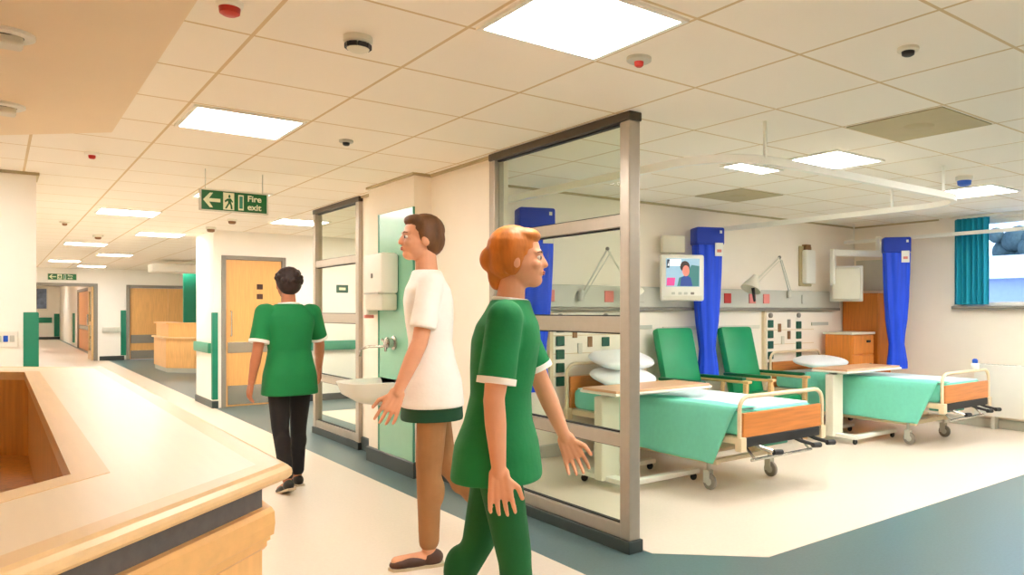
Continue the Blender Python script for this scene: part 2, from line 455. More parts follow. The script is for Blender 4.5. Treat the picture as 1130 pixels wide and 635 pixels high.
# ---------------------------------------------------------------- glazed partitions
def glazed(y0, y1, label):
    t = thing('glazed_screen', label, 'glass screen', (XP, y0, 0), 0)
    L = y1 - y0; w = 0.04
    def part(nm, a, m, bev=0.006):
        bm = nb(); box(bm, *a, bev); return finish(nm, bm, M[m], t)
    part('post', (-w, w, 0, 0.085, 0.07, H - 0.05), 'alu'); part('post', (-w, w, L - 0.075, L, 0.07, H - 0.05), 'alu')
    part('head_rail', (-w - 0.005, w + 0.005, -0.01, L, H - 0.05, H), 'aludark')
    for z0, z1 in ((1.832, 1.905), (1.232, 1.325), (0.585, 0.662), (0.07, 0.145)):
        part('cross_rail', (-w + 0.006, w - 0.006, 0.085, L - 0.075, z0, z1), 'alu', 0.004)
    part('base_channel', (-w - 0.012, w + 0.012, -0.012, L, 0.0, 0.07), 'base', 0.004)
    for z0, z1 in ((1.905, H - 0.05), (1.325, 1.832), (0.662, 1.232), (0.145, 0.585)):
        part('glass_pane', (-0.004, 0.004, 0.085, L - 0.075, z0, z1), 'glass', 0)
        bm = nb()
        for a in ((0.085, L - 0.075, z0, z0 + 0.008), (0.085, L - 0.075, z1 - 0.008, z1)):
            box(bm, -0.012, 0.012, *a)
        finish('glazing_gasket', bm, M['black'], t)
glazed(3.19, 4.74, 'tall metal framed glass screen at the open end of the ward')
glazed(7.25, 8.62, 'metal framed glass screen beyond the wash basin, further down the corridor')

# ---------------------------------------------------------------- nurse station counter
def counter():
    t = thing('nurse_station_counter', 'angled wooden nurse station counter with pale top and charcoal band', 'counter', (0, 0, 0))
    path = [(-1.0, -0.041), (0.391, 1.35), (0.391, 4.16), (-0.8, 5.351)]
    W = 0.30
    ms = miters(path)
    off = lambda d: [(p[0] + m.x * d, p[1] + m.y * d) for p, m in zip(path, ms)]
    bm = nb(); a, b = off(-0.052), off(-(W - 0.05)); prism(bm, a + b[::-1], 1.066, 1.0985)
    finish('countertop', bm, M['maple'], t)
    nose = [(-0.052, 1.0985), (-0.014, 1.0995), (-0.006, 1.096), (0.0, 1.090), (0.001, 1.084), (0.0, 1.078), (-0.006, 1.072), (-0.014, 1.070), (-0.052, 1.070)]
    bm = nb(); sweep(bm, path, nose); finish('edge_lipping', bm, M['maplex'], t)
    bm = nb(); sweep(bm, path, [(-W, 1.066), (-W + 0.05, 1.066), (-W + 0.05, 1.0995), (-W, 1.0995)]); finish('inner_lipping', bm, M['maplex'], t)
    bm = nb(); sweep(bm, path, [(-0.085, 1.02), (-0.043, 1.02), (-0.043, 1.070), (-0.085, 1.070)]); finish('recessed_band', bm, M['band'], t)['label'] = 'charcoal grey recessed band'
    mold = [(-0.085, 0.955), (-0.040, 0.955), (-0.036, 0.960), (-0.036, 0.968), (-0.031, 0.970), (-0.031, 0.976), (-0.026, 0.979), (-0.024, 0.998), (-0.025, 1.018), (-0.030, 1.026), (-0.085, 1.026)]
    bm = nb(); sweep(bm, path, mold); finish('moulding', bm, M['beechx'], t)
    bm = nb(); sweep(bm, path, [(-0.085, 0.1), (-0.043, 0.1), (-0.043, 0.956), (-0.085, 0.956)]); finish('front_panel', bm, M['beech'], t)
    bm = nb(); sweep(bm, path, [(-0.12, 0.0), (-0.08, 0.0), (-0.08, 0.1), (-0.12, 0.1)]); finish('plinth', bm, M['base'], t)
    bm = nb(); sweep(bm, path, [(-W + 0.012, 0.0), (-W + 0.03, 0.0), (-W + 0.03, 1.066), (-W + 0.012, 1.066)]); finish('inner_panel', bm, M['amber'], t)
    bm = nb(); sweep(bm, path, [(-0.95, 0.715), (-W + 0.012, 0.715), (-W + 0.012, 0.745), (-0.95, 0.745)]); finish('worktop', bm, M['amber'], t)
counter()

# ---------------------------------------------------------------- doors
def door_lobby():
    y = 11.6
    bm = nb()
    for a in ((2.42, 2.475, 0, 2.13), (3.215, 3.27, 0, 2.13), (2.475, 3.215, 2.075, 2.13)):
        box(bm, a[0], a[1], y - 0.03, y + 0.12, a[2], a[3], 0.004)
    d = struct('door_1', bm, M['grey'])
    d['label'] = 'light wooden door in a grey frame with steel plates, beside the lobby corner'
    def p(nm, a, m, b=0.003):
        bm = nb(); box(bm, *a, b); return finish(nm, bm, M[m], d)
    p('door_leaf', (2.478, 3.212, y, y + 0.044, 0.008, 2.072), 'door')
    p('kick_plate', (2.50, 3.19, y - 0.006, y, 0.03, 0.30), 'steel', 0.001)
    p('crash_plate', (2.50, 3.19, y - 0.008, y, 0.76, 0.91), 'steel', 0.001)
    for z in (1.66, 1.52): p('door_sign', (2.88, 2.96, y - 0.005, y, z, z + 0.075), 'shoebrown', 0.001)
    bm = nb(); tube(bm, [(2.54, y, 1.0), (2.54, y - .05, 1.0), (2.54, y - .05, 1.35), (2.54, y, 1.35)], 0.01); finish('pull_handle', bm, M['steel'], d)
door_lobby()
def door_far():
    y = 24.5
    bm = nb()
    for a in ((2.75, 2.83, 0, 2.06), (4.67, 4.75, 0, 2.06), (2.83, 4.67, 1.98, 2.06)): box(bm, a[0], a[1], y - 0.03, y + 0.15, a[2], a[3], 0.005)
    d = struct('door_2', bm, M['grey'])
    for x0, x1 in ((2.835, 3.748), (3.752, 4.665)):
        bm = nb(); box(bm, x0, x1, y + 0.05, y + 0.1, 0.01, 1.975, 0.004); lf = finish('door_leaf', bm, M['door'], d)
        bm = nb(); box(bm, x0 + 0.02, x1 - 0.02, y + 0.03, y + 0.05, 0.45, 0.68, 0.004); finish('crash_plate', bm, M['grey'], lf)
        bm = nb(); box(bm, x0 + 0.02, x1 - 0.02, y + 0.04, y + 0.05, 0.02, 0.25, 0.002); finish('kick_plate', bm, M['steel'], lf)
door_far()
def doorway():
    y = 24.5
    bm = nb()
    for a in ((0.72, 0.80, 0, 2.08), (2.02, 2.10, 0, 2.08), (0.80, 2.02, 2.0, 2.08)): box(bm, a[0], a[1], y - 0.03, y + 0.18, a[2], a[3], 0.005)
    d = struct('door_3', bm, M['grey'])
    bm = nb()
    x = 2.02
    for a in ((24.68, 24.80, 0.01, 2.0), (25.55, 25.67, 0.01, 2.0), (24.8, 25.55, 0.01, 0.25), (24.8, 25.55, 1.88, 2.0), (24.8, 25.55, 0.95, 1.05)): box(bm, x - 0.045, x, *a, 0.003)
    lf = finish('door_leaf', bm, M['maplex'], d)
    for a in ((24.8, 25.55, 0.25, 0.95), (24.8, 25.55, 1.05, 1.88)):
        bm = nb(); box(bm, x - 0.026, x - 0.02, *a); finish('door_glass', bm, M['glass'], lf)
    bm = nb(); box(bm, x - 0.08, x - 0.045, 25.5, 25.56, 0.95, 1.25, 0.01); finish('door_handle', bm, M['steel'], lf)
doorway()
def door_passage():
    bm = nb()
    for a in ((28.8, 28.92, 0, 2.1), (33.48, 33.6, 0, 2.1), (28.92, 33.48, 2.0, 2.1)): box(bm, 2.26, 2.4, *a, 0.005)
    d = struct('door_4', bm, M['grey'])
    bm = nb(); box(bm, 2.31, 2.35, 28.92, 33.48, 0.01, 2.0, 0.004); finish('door_leaf', bm, wood('orange_door_wood', (228, 160, 96), 2, 0.4, 0.08), d)
    bm = nb(); box(bm, 2.30, 2.31, 29.0, 33.4, 0.7, 0.85, 0.002); finish('crash_plate', bm, M['steel'], d)
door_passage()

# corner guards, handrails and switches on the walls
def guard(name, label, path, z0, z1, m='green'):
    t = tag(soft(name, (lambda b: (sweep(b, path, [(0, z0), (0.012, z0), (0.016, z0 + 0.01), (0.016, z1 - 0.01), (0.012, z1), (0, z1)]), b)[1])(nb()), M[m]), label, 'corner guard')
    return t
guard('corner_guard', 'tall green corner guard on the white column behind the nurse station', [(0.165, 7.69), (0.248, 7.69), (0.248, 7.77)], 0.14, 1.345)
guard('corner_guard', 'green corner guard strip beside the grey framed lobby door', [(2.32, 11.66), (2.32, 11.6), (2.375, 11.6)], 0.12, 1.33)
guard('corner_guard', 'green edge guard beside the far wooden double doors', [(2.62, 24.5), (2.745, 24.5)], 0.13, 1.36)
for (x, w, lab) in ((2.08, 0.2, 'dark green wall guard in the passage beyond the far doorway, nearer the framed picture'),):
    bm = nb(); box(bm, x, x + w, 43.96, 44.0, 0.13, 1.2, 0.006); tag(finish('wall_guard', bm, M['green']), lab, 'wall guard')
bm = nb(); box(bm, 2.26, 2.3, 35.2, 35.9, 0.13, 1.25, 0.006); tag(finish('wall_guard', bm, M['green']), 'dark green wall guard on the passage side wall past the orange door', 'wall guard')

def handrail(label, p0, p1, z, nrm, m='greenrail', h=0.14, so=0.05):
    t = thing('handrail', label, 'handrail', (0, 0, 0))
    d = Vector((p1[0] - p0[0], p1[1] - p0[1])); n = Vector(nrm)
    a = [Vector(p0) + n * so, Vector(p1) + n * so]
    bm = nb()
    sgn = 1 if Vector((d.y, -d.x)).dot(n) > 0 else -1
    sweep(bm, [tuple(a[0]), tuple(a[1])], [(-0.02, z - h / 2), (0.012, z - h / 2), (0.02, z - h / 2 + 0.02), (0.02, z + h / 2 - 0.02), (0.012, z + h / 2), (-0.02, z + h / 2)])
    soft('rail', bm, M[m], t)
    k = max(2, int(d.length / 1.2))
    for i in range(k):
        q = Vector(p0) + d * ((i + 0.5) / k)
        bm = nb(); tube(bm, [(q.x, q.y, z), (q.x + n.x * 0.035, q.y + n.y * 0.035, z)], 0.02); finish('bracket', bm, M['grey'], t)
handrail('short grey green handrail end on the narrow face of the lobby corner', (2.32, 12.72), (2.32, 11.72), 0.83, (-1, 0), so=0.025)
handrail('green handrail along the bay wall seen through the farther glass screen', (3.45, 11.6), (7.5, 11.6), 0.83, (0, -1))
handrail('green handrail under the framed picture at the end of the passage', (0.5, 44.0), (2.0, 44.0), 0.9, (0, -1), 'green', 0.25)
handrail('pale grey handrail on the white wall between the far doorways', (2.2, 24.5), (2.6, 24.5), 0.83, (0, -1), 'palegrey')

t = thing('framed_picture', 'small blue framed picture at the end of the passage', 'picture', (1.60, 43.99, 1.9))
bm = nb(); box(bm, -0.26, 0.26, -0.03, 0, -0.55, 0.55, 0.01); finish('frame', bm, M['white'], t)
bm = nb(); box(bm, -0.20, 0.20, -0.034, -0.03, -0.46, 0.46); finish('print', bm, mat('blue_print', (120, 140, 176), 0.5, var=0.4, scale=5), t)

t = thing('wall_socket', 'white double wall switch plate on the column behind the nurse station', 'switch', (0.055, 7.69, 1.13))
bm = nb(); box(bm, -0.075, 0.075, -0.014, 0, -0.065, 0.065, 0.006); finish('plate', bm, M['white'], t)
for x in (-0.04, 0.0, 0.04):
    bm = nb(); box(bm, x - 0.015, x + 0.015, -0.02, -0.014, -0.02, 0.03, 0.003); finish('rocker', bm, M['palegrey'] if x else M['bluedet'], t)
t = thing('wall_notice', 'tiny dark green door notice seen through the farther glass screen', 'sign', (4.1, 11.6, 1.69))
bm = nb(); box(bm, -0.09, 0.09, -0.008, 0, -0.06, 0.06, 0.002); finish('plate', bm, M['darkgreen'], t)
bm = nb(); box(bm, -0.05, 0.05, -0.011, -0.008, -0.02, 0.02); finish('symbol', bm, M['signpale'], t)

# ---------------------------------------------------------------- exit signs
def exit_sign(loc, w, h, label, wires):
    t = thing('exit_sign', label, 'sign', loc)
    bm = nb(); box(bm, -w / 2, w / 2, 0.0, 0.022, -h / 2, h / 2, 0.003); finish('panel_body', bm, M['signgreen'], t)
    fr = nb(); b = 0.008 * h / 0.16
    for a in ((-w / 2, w / 2, h / 2 - b, h / 2), (-w / 2, w / 2, -h / 2, -h / 2 + b), (-w / 2, -w / 2 + b, -h / 2, h / 2), (w / 2 - b, w / 2, -h / 2, h / 2)): box(fr, a[0] - .002, a[1] + .002, -0.004, 0.026, a[2], a[3])
    finish('edge_frame', fr, M['offwhite'], t)
    def flat(poly, nm, d=0.002, m='signpale', y=0.0):
        bm = nb()
        a = [bm.verts.new((x * w, y, z * h)) for x, z in poly]; c = [bm.verts.new((x * w, y - d, z * h)) for x, z in poly]
        bm.faces.new(a); bm.faces.new(list(reversed(c)))
        n = len(poly)
        for i in range(n): bm.faces.new((a[i], a[(i + 1) % n], c[(i + 1) % n], c[i]))
        return finish(nm, bm, M[m], t)
    flat([(-.455, 0.0), (-.36, .34), (-.315, .34), (-.37, .08), (-.21, .08), (-.21, -.08), (-.37, -.08), (-.315, -.34), (-.36, -.34)], 'arrow')
    flat([(-.17, -.40), (-.01, -.40), (-.01, .40), (-.17, .40)], 'pictogram_field')
    man = nb()
    def blk(poly):
        a = [man.verts.new((x * w, -0.002, z * h)) for x, z in poly]; c = [man.verts.new((x * w, -0.004, z * h)) for x, z in poly]
        man.faces.new(a); man.faces.new(list(reversed(c))); n = len(poly)
        for i in range(n): man.faces.new((a[i], a[(i + 1) % n], c[(i + 1) % n], c[i]))
    blk([(-.098, .2), (-.088, .31), (-.072, .31), (-.064, .2), (-.08, .14)])
    blk([(-.11, .12), (-.06, .14), (-.055, -.08), (-.095, -.1)])
    blk([(-.15, .02), (-.11, .12), (-.1, .04), (-.14, -.06)])
    blk([(-.06, .13), (-.025, -.02), (-.04, -.05), (-.07, .05)])
    blk([(-.095, -.06), (-.07, -.06), (-.12, -.34), (-.145, -.34)])
    blk([(-.085, -.06), (-.055, -.06), (-.04, -.2), (-.035, -.36), (-.06, -.36), (-.065, -.2)])
    finish('running_figure', man, M['signgreen'], t)
    flat([(.05, -.38), (.13, -.38), (.13, .34), (.05, .34)], 'door_symbol')
    flat([(.065, -.30), (.115, -.30), (.115, .28), (.065, .28)], 'door_symbol_field', 0.001, 'greenrail', -0.002)
    bm = nb()
    rot = Matrix.Rotation(PI / 2, 4, 'X')
    text_mesh(bm, 'Fire', h * 0.40, Matrix.Translation((w * 0.185, -0.001, h * 0.07)) @ rot, 0.001, 0.0016 * h / .16)
    finish('lettering', bm, M['signpale'], t); bm = nb()
    text_mesh(bm, 'exit', h * 0.40, Matrix.Translation((w * 0.185, -0.001, -h * 0.33)) @ rot, 0.001, 0.0016 * h / .16)
    finish('lettering', bm, M['signpale'], t)
    if wires:
        for x in (-w * 0.42, w * 0.42):
            bm = nb(); tube(bm, [(x, 0.011, h / 2), (x, 0.011, H - loc[2])], 0.0035, 6); finish('suspension_wire', bm, M['palegrey'], t)
exit_sign((1.475, 6.6, 2.23), 0.50, 0.17, 'green hanging sign with left arrow, running figure and the words Fire exit', True)
exit_sign((1.33, 24.47, 2.24), 0.62, 0.17, 'small green exit sign mounted over the far corridor doorway', False)

# ---------------------------------------------------------------- ceiling fittings
def ceiling_light(loc, label, sx=0.59, sy=0.59, rz=0.0, first={}):
    key = (sx, sy)
    if key in first:
        return dup(first[key], loc, rz, label)
    t = thing('ceiling_light', label, 'ceiling light', loc, rz, 'recessed square ceiling lights')
    fr = nb(); b = 0.022
    for a in ((-sx / 2, sx / 2, sy / 2 - b, sy / 2), (-sx / 2, sx / 2, -sy / 2, -sy / 2 + b), (-sx / 2, -sx / 2 + b, -sy / 2 + b, sy / 2 - b), (sx / 2 - b, sx / 2, -sy / 2 + b, sy / 2 - b)):
        box(fr, a[0], a[1], a[2], a[3], -0.012, 0.0)
    finish('frame', fr, M['white'], t)
    bm = nb(); box(bm, -sx / 2 + b, sx / 2 - b, -sy / 2 + b, sy / 2 - b, -0.008, 0.0); finish('diffuser', bm, M['lamp'], t)
    first[key] = t
    return t
cx = lambda i: TX + TILE * (i + .5)
cy = lambda j: TY + TILE * (j + .5)
LIGHTS = [
 (cx(1), cy(-2), 'large bright square ceiling light over the corridor, nearest the ward opening'),
 (cx(0), cy(2), 'bright square ceiling light beside the sloping bulkhead edge of the nurse station'),
 (cx(1), 7.95, 'square ceiling light glowing behind the hanging green exit sign'),
 (1.15, 10.1, 'square ceiling light in the corridor, first one past the exit sign'),
 (1.85, 12.75, 'square ceiling light next to the lobby corner wall'),
 (1.15, 15.35, 'thin looking ceiling light far down the corridor before the far reception'),
 (1.83, 18.05, 'thin looking ceiling light in front of the far reception desk'),
 (1.18, 20.9, 'distant ceiling light near the far corridor doorway'),
 (1.85, 23.0, 'most distant corridor ceiling light, close to the far wall'),
 (2.95, 9.85, 'ceiling light over the lobby in front of the wooden door'),
 (4.78, 3.33, 'square ceiling light above the bed by the glass screen'),
 (7.05, 3.3, 'square ceiling light above the bed near the window'),
]
for x, y, lab in LIGHTS: ceiling_light((x, y, H), lab)
ceiling_light((4.55, 3.86, H), 'slim strip of ceiling light beside the square ward light', 0.5, 0.22)
for x, y, lab in ((1.117, -0.5, 'square ceiling light over the corridor behind the nurse station visitor side'), (4.78, 0.3, 'added square fill light over the open floor outside the ward'), (7.05, 0.3, 'added square fill light over the open floor by the window wall'),  # both open-floor lamps are added out of view for extra illumination
                  (2.95, -0.6, 'added square fill light over the grey floor outside the ward'), (8.1, 1.9, 'added square fill light close to the ward window'), (5.35, 1.75, 'added square fill light over the grey floor in front of the two beds'), (6.75, 1.75, 'added square fill light over the grey floor in front of the radiator'), (3.9, 0.4, 'added square fill light over the floor near the corner of the pale ward floor'), (6.0, 8.2, 'square ceiling light in the bay behind the farther glass screen'), (4.2, 10.2, 'square ceiling light in the bay by its green handrail'), (1.2, 27.5, 'ceiling light in the passage just beyond the far doorway'), (1.2, 33.0, 'ceiling light midway along the far passage'), (1.2, 40.0, 'ceiling light at the end of the far passage'), (3.6, 21.5, 'ceiling light above the far reception desk'), (3.6, 14.5, 'ceiling light in the reception alcove by the lobby corner'), (-0.75, 6.75, 'added fill light between the bulkhead and the white column')):  # grey-floor, ward-corner and window-side lamps are unseen extras that brighten the ward
    ceiling_light((x, y, H), lab)  # the lamp before the white column is added unseen to brighten it

def downlight(loc, label):
    t = thing('ceiling_downlight', label, 'downlight', loc, 0, 'downlights in the bulkhead')
    bm = nb(); lathe(bm, [(0.055, 0.0), (0.085, -0.0), (0.085, -0.012), (0.07, -0.02), (0.055, -0.012)], (0, 0, 0), 24); soft('trim_ring', bm, M['white'], t)
    bm = nb(); lathe(bm, [(0.0, -0.004), (0.06, -0.004), (0.05, -0.018), (0.0, -0.018)]); finish('reflector', bm, M['aludark'], t)
    bm = nb(); box(bm, -0.05, 0.05, -0.05, 0.05, -0.045, -0.012, 0.01); finish('lamp_capsule', bm, M['offwhite'], t)
downlight((0.02, 3.28, 2.3), 'downlight in the nurse station bulkhead nearer its sharp front corner')
downlight((0.02, 4.43, 2.3), 'downlight in the nurse station bulkhead nearer the white column')

def detector(name, label, loc, r, h, m1, m2, slots=False, hr=.8):
    t = thing(name, label, 'ceiling detector', loc)
    bm = nb(); lathe(bm, [(0.0, 0), (r, 0), (r, -h * 0.35), (r * 0.9, -h * 0.45), (0.0, -h * 0.45)]); soft('base', bm, M[m1], t)
    bm = nb(); lathe(bm, [(0.0, -h * 0.45), (r * hr, -h * 0.45), (r * hr * .94, -h * 0.85), (r * hr * .6, -h), (0.0, -h)]); soft('sensor_head', bm, M[m2], t)
    if slots:
        for k in range(8):
            a = k * PI / 4
            bm = nb(); box(bm, -0.017, 0.017, -0.006, 0.006, -h * 0.8, -h * 0.5, 0.002, Matrix.Rotation(a + PI / 2, 4, 'Z') @ Matrix.Translation((0, -r * 0.78, 0))); finish('vent_slot', bm, M['black'], t)
detector('ceiling_smoke_detector', 'round slotted smoke detector on the corridor ceiling beside the big square light', (1.138, 3.037, H), 0.058, 0.06, 'offwhite', 'offwhite', True)
detector('ceiling_beacon', 'red alarm beacon on the ceiling beside the edge of the bulkhead', (0.65, 2.985, H), 0.045, 0.05, 'white', 'red')
detector('ceiling_sprinkler', 'small red sprinkler head on the ceiling beside the tall glass screen', (2.189, 2.50, H), 0.055, 0.04, 'palegrey', 'red', False, .38)
detector('ceiling_sensor', 'grey round ceiling sensor near the olive ceiling tile', (2.988, 1.68, H), 0.045, 0.035, 'offwhite', 'black', False, .6)
detector('ceiling_sprinkler', 'small red ceiling dot before the white column', (0.52, 6.45, H), 0.045, 0.045, 'white', 'red', False, .5)
detector('ceiling_sprinkler', 'small dark ceiling sensor between the two square corridor lights', (0.66, 11.7, H), 0.055, 0.05, 'offwhite', 'brown', False, .5)
detector('ceiling_sensor', 'tiny brown ceiling sensor farther down the corridor', (1.162, 13.5, H), 0.07, 0.06, 'offwhite', 'brown', False, .6)
detector('ceiling_sensor', 'small dark ceiling sensor beside the lit panel near the nurse station', (1.769, 4.931, H), 0.045, 0.035, 'palegrey', 'black', False, .5)
detector('ceiling_sensor', 'small brown ceiling sensor just before the lobby corner', (2.21, 11.2, H), 0.06, 0.07, 'offwhite', 'brown')
detector('ceiling_sensor', 'small brown ceiling sensor under the hanging exit sign', (2.22, 10.07, H), 0.055, 0.06, 'offwhite', 'brown')
detector('ceiling_call_light', 'bright blue call light on the ward ceiling near the window', (6.222, 2.998, H), 0.07, 0.08, 'white', 'bluedet')

for (i, j, lab) in ((5, -2, 'olive square air grille in the ward ceiling, near the blue call light'), (7, 2, 'olive square air grille in the ward ceiling above the wall lamp')):
    t = thing('ceiling_vent', lab, 'air vent', (cx(i), cy(j), H), 0, 'olive ceiling air grilles')
    bm = nb(); box(bm, -0.30, 0.30, -0.30, 0.30, -0.008, 0.0, 0.003); finish('panel', bm, M['vent'], t)
    bm = nb(); lathe(bm, [(0.0, -0.008), (0.09, -0.008), (0.07, -0.016), (0.0, -0.018)]); soft('diffuser_disc', bm, M['vent'], t)

# pelmet over the far reception
bm = nb(); box(bm, 2.6, 4.9, 18.9, 19.6, 2.2, 2.38, 0.02); tag(finish('reception_ceiling_pelmet', bm, M['white']), 'white boxed light pelmet over the far reception desk', 'pelmet')
bm = nb(); box(bm, 3.62, 4.9, 21.45, 21.55, 1.05, 2.36, 0.01); tag(finish('hanging_ceiling_screen', bm, M['green']), 'tall green panel hanging behind the far reception desk', 'screen')

# far reception desk
def reception():
    t = thing('reception_desk', 'faceted wooden reception desk far down the corridor', 'desk', (0, 0, 0))
    path = [(2.86, 20.6), (2.86, 18.95), (3.32, 18.40), (4.6, 18.40)]
    path = path[::-1]
    sw = lambda nm, prof, m: finish(nm, (lambda b: (sweep(b, path, prof), b)[1])(nb()), M[m], t)
    s = -1
    pth = path
    # outward is to the left of this direction, so offsets are negative outward
    rev = path[::-1]
    def sw2(nm, prof, m):
        bm = nb(); sweep(bm, rev, prof); return finish(nm, bm, M[m], t)
    sw2('front_panel', [(0, 0.1), (-0.04, 0.1), (-0.04, 0.74), (0, 0.74)], 'beech')
    sw2('ledge', [(0.05, 0.74), (-0.06, 0.74), (-0.06, 0.775), (0.05, 0.775)], 'maplex')
    sw2('upper_panel', [(-0.05, 0.775), (-0.09, 0.775), (-0.09, 1.06), (-0.05, 1.06)], 'beech')
    sw2('countertop', [(0.0, 1.06), (-0.35, 1.06), (-0.35, 1.09), (0.0, 1.09)], 'beechx')
    sw2('plinth', [(-0.02, 0.0), (-0.06, 0.0), (-0.06, 0.1), (-0.02, 0.1)], 'palegrey')
reception()

# ---------------------------------------------------------------- wash place on the pillar
XF = 2.61
t = thing('splash_panel', 'tall mint green splash panel on the pillar by the wash basin', 'splash panel', (XF, 6.09, 0.0))
bm = nb(); box(bm, -0.012, 0.0, -0.345, 0.345, 0.13, 2.2, 0.003); finish('panel', bm, M['mint'], t)
bm = nb(); box(bm, -0.016, 0.0, -0.365, -0.345, 0.13, 2.2, 0.002); box(bm, -0.016, 0, 0.345, 0.365, 0.13, 2.2, .002); finish('edge_strip', bm, M['greenrail'], t)

t = thing('towel_dispenser', 'white paper towel dispenser above the wash basin', 'dispenser', (XF - 0.014, 6.2, 1.50))
bm = nb(); box(bm, -0.16, 0.0, -0.20, 0.20, 0.0, 0.34, 0.03); soft('case', bm, M['white'], t)
bm = nb(); box(bm, -0.145, -0.01, -0.185, 0.185, -0.14, 0.0, 0.015); soft('towel_tray', bm, M['offwhite'], t)
bm = nb(); box(bm, -0.168, -0.158, -0.03, 0.0, 0.13, 0.17, 0.004); finish('lock', bm, M['grey'], t)
bm = nb(); box(bm, -0.165, -0.156, -0.16, 0.16, -0.005, 0.01, 0.002); finish('tear_edge', bm, M['palegrey'], t)
t = thing('wall_soap_dispenser', 'small pale soap pump beside the towel dispenser', 'wall dispenser', (XF, 6.52, 1.42))
bm = nb(); box(bm, -0.09, 0.0, -0.04, 0.04, -0.1, 0.06, 0.015); soft('body', bm, M['offwhite'], t)
bm = nb(); box(bm, -0.11, -0.03, -0.02, 0.02, -0.13, -0.1, 0.006); soft('lever', bm, M['pink'], t)

t = thing('wash_basin', 'white wall hung wash basin with rounded front on the pillar', 'basin', (XF - 0.014, 6.14, 0.77))
bm = nb()
def brect(x0, hw, z, n=28, front=0.5):
    out = []
    for k in range(n):
        a = -PI / 2 + PI * k / (n - 1)
        out.append((-x0 * max(0.0, math.cos(a)) ** 0.55, hw * math.copysign(abs(math.sin(a)) ** 0.6, math.sin(a)), z))
    return out
loft(bm, [brect(0.14, 0.12, -0.20), brect(0.28, 0.20, -0.175), brect(0.40, 0.26, -0.10), brect(0.43, 0.275, -0.02), brect(0.44, 0.28, 0.0), brect(0.42, 0.262, 0.004), brect(0.39, 0.235, -0.02), brect(0.30, 0.18, -0.09), brect(0.18, 0.1, -0.11)])
soft('bowl', bm, M['white'], t, 50)
bm = nb(); lathe(bm, [(0, 0), (0.025, 0), (0.025, 0.008), (0, 0.008)], (-0.12, 0, -0.11)); finish('waste', bm, M['steel'], t)
t = thing('wall_mixer_tap', 'chrome wall mounted lever tap over the wash basin', 'tap', (XF - 0.014, 6.1, 1.085))
bm = nb(); lathe(bm, [(0, 0), (0.06, 0), (0.06, 0.012), (0.04, 0.02), (0.04, 0.06), (0.05, 0.07), (0.03, 0.085), (0, 0.085)], (0, 0, 0), 20, Matrix.Rotation(-PI / 2, 4, 'Y')); soft('valve_body', bm, M['steel'], t)
bm = nb(); tube(bm, [(-0.04, 0.02, -0.02), (-0.08, 0.06, -0.03), (-0.18, 0.1, -0.03), (-0.24, 0.12, -0.05), (-0.25, 0.125, -0.11)], 0.012); soft('spout', bm, M['steel'], t)
for k in range(3):
    a = k * 2 * PI / 3 + .4
    bm = nb(); tube(bm, [(-0.075, 0, 0), (-0.08, 0.07 * math.cos(a), 0.07 * math.sin(a))], [0.009, 0.012]); soft('lever', bm, M['steel'], t)

# ---------------------------------------------------------------- ward: bedhead services
t = thing('bedhead_trunking', 'long pale grey services trunking along the bed head wall', 'trunking', (0, YB, 1.36))
bm = nb(); box(bm, 3.2, 8.45, -0.075, 0.0, 0.03, 0.24, 0.008); finish('body', bm, M['palegrey'], t)
bm = nb(); box(bm, 3.2, 8.45, -0.085, 0.0, 0.0, 0.03, 0.004); finish('lower_lip', bm, M['grey'], t)
for k, (x, m) in enumerate(((6.72, 'pink'), (6.97, 'pink'), (4.6, 'pink'), (3.9, 'pink'), (6.3, 'red'), (7.7, 'palegrey'), (5.0, 'palegrey'))):
    bm = nb(); box(bm, x - 0.055, x + 0.055, -0.088, -0.075, 0.08, 0.19, 0.004); finish('socket', bm, M[m], t)
t = thing('equipment_rail', 'thin pale wall rail under the trunking behind the armchairs', 'rail', (0, YB, 1.17))
bm = nb(); box(bm, 5.35, 6.9, -0.045, -0.03, -0.02, 0.02, 0.003); finish('rail', bm, M['offwhite'], t)
for x in (5.45, 6.1, 6.8):
    bm = nb(); box(bm, x - .02, x + .02, -0.032, 0.0, -0.015, 0.015); finish('bracket', bm, M['offwhite'], t)

def services_panel(x0, x1, label):
    t = thing('bedhead_services_panel', label, 'services panel', (x0, YB, 0.0), 0, 'bedhead services panels')
    W = x1 - x0
    bm = nb(); box(bm, 0, W, -0.03, 0.0, 0.45, 1.34, 0.004); finish('board', bm, M['wall'], t)
    bm = nb(); box(bm, -0.02, 0.02, -0.045, 0.0, 0.42, 1.35, 0.004); finish('edge_trim', bm, M['cream'], t)
    for i, fx in enumerate((0.10, 0.64)):
        for k in range(5):
            z = 1.20 - k * 0.125 - (0.02 if i else 0)
            bm = nb(); box(bm, fx - 0.045, fx + 0.045, -0.05, -0.03, z - 0.045, z + 0.045, 0.006); finish('gas_outlet', bm, M['darkgreen'], t)
        bm = nb(); lathe(bm, [(0, 0), (0.03, 0), (0.03, 0.02), (0, 0.025)], (fx, -0.03, 1.30), 16, Matrix.Rotation(PI / 2, 4, 'X')); finish('outlet_cap', bm, M['grey'], t)
    for x, z, m in ((0.27, 1.15, 'brown'), (0.45, 1.06, 'brown'), (0.45, 1.2, 'grey'), (0.33, 1.0, 'offwhite')):
        bm = nb(); box(bm, x - 0.025, x + 0.025, -0.045, -0.03, z - 0.05, z + 0.05, 0.003); finish('switch', bm, M[m], t)
    for z in (0.74, 0.95, 1.12):
        bm = nb(); box(bm, 0.0, 0.95, -0.037, -0.03, z, z + 0.008); finish('groove_strip', bm, M['cream'], t)
    bm = nb(); box(bm, 0.9, min(W - .03, 1.25), -0.045, -0.03, 1.17, 1.21, 0.003); finish('equipment_clip', bm, M['palegrey'], t)
    return t
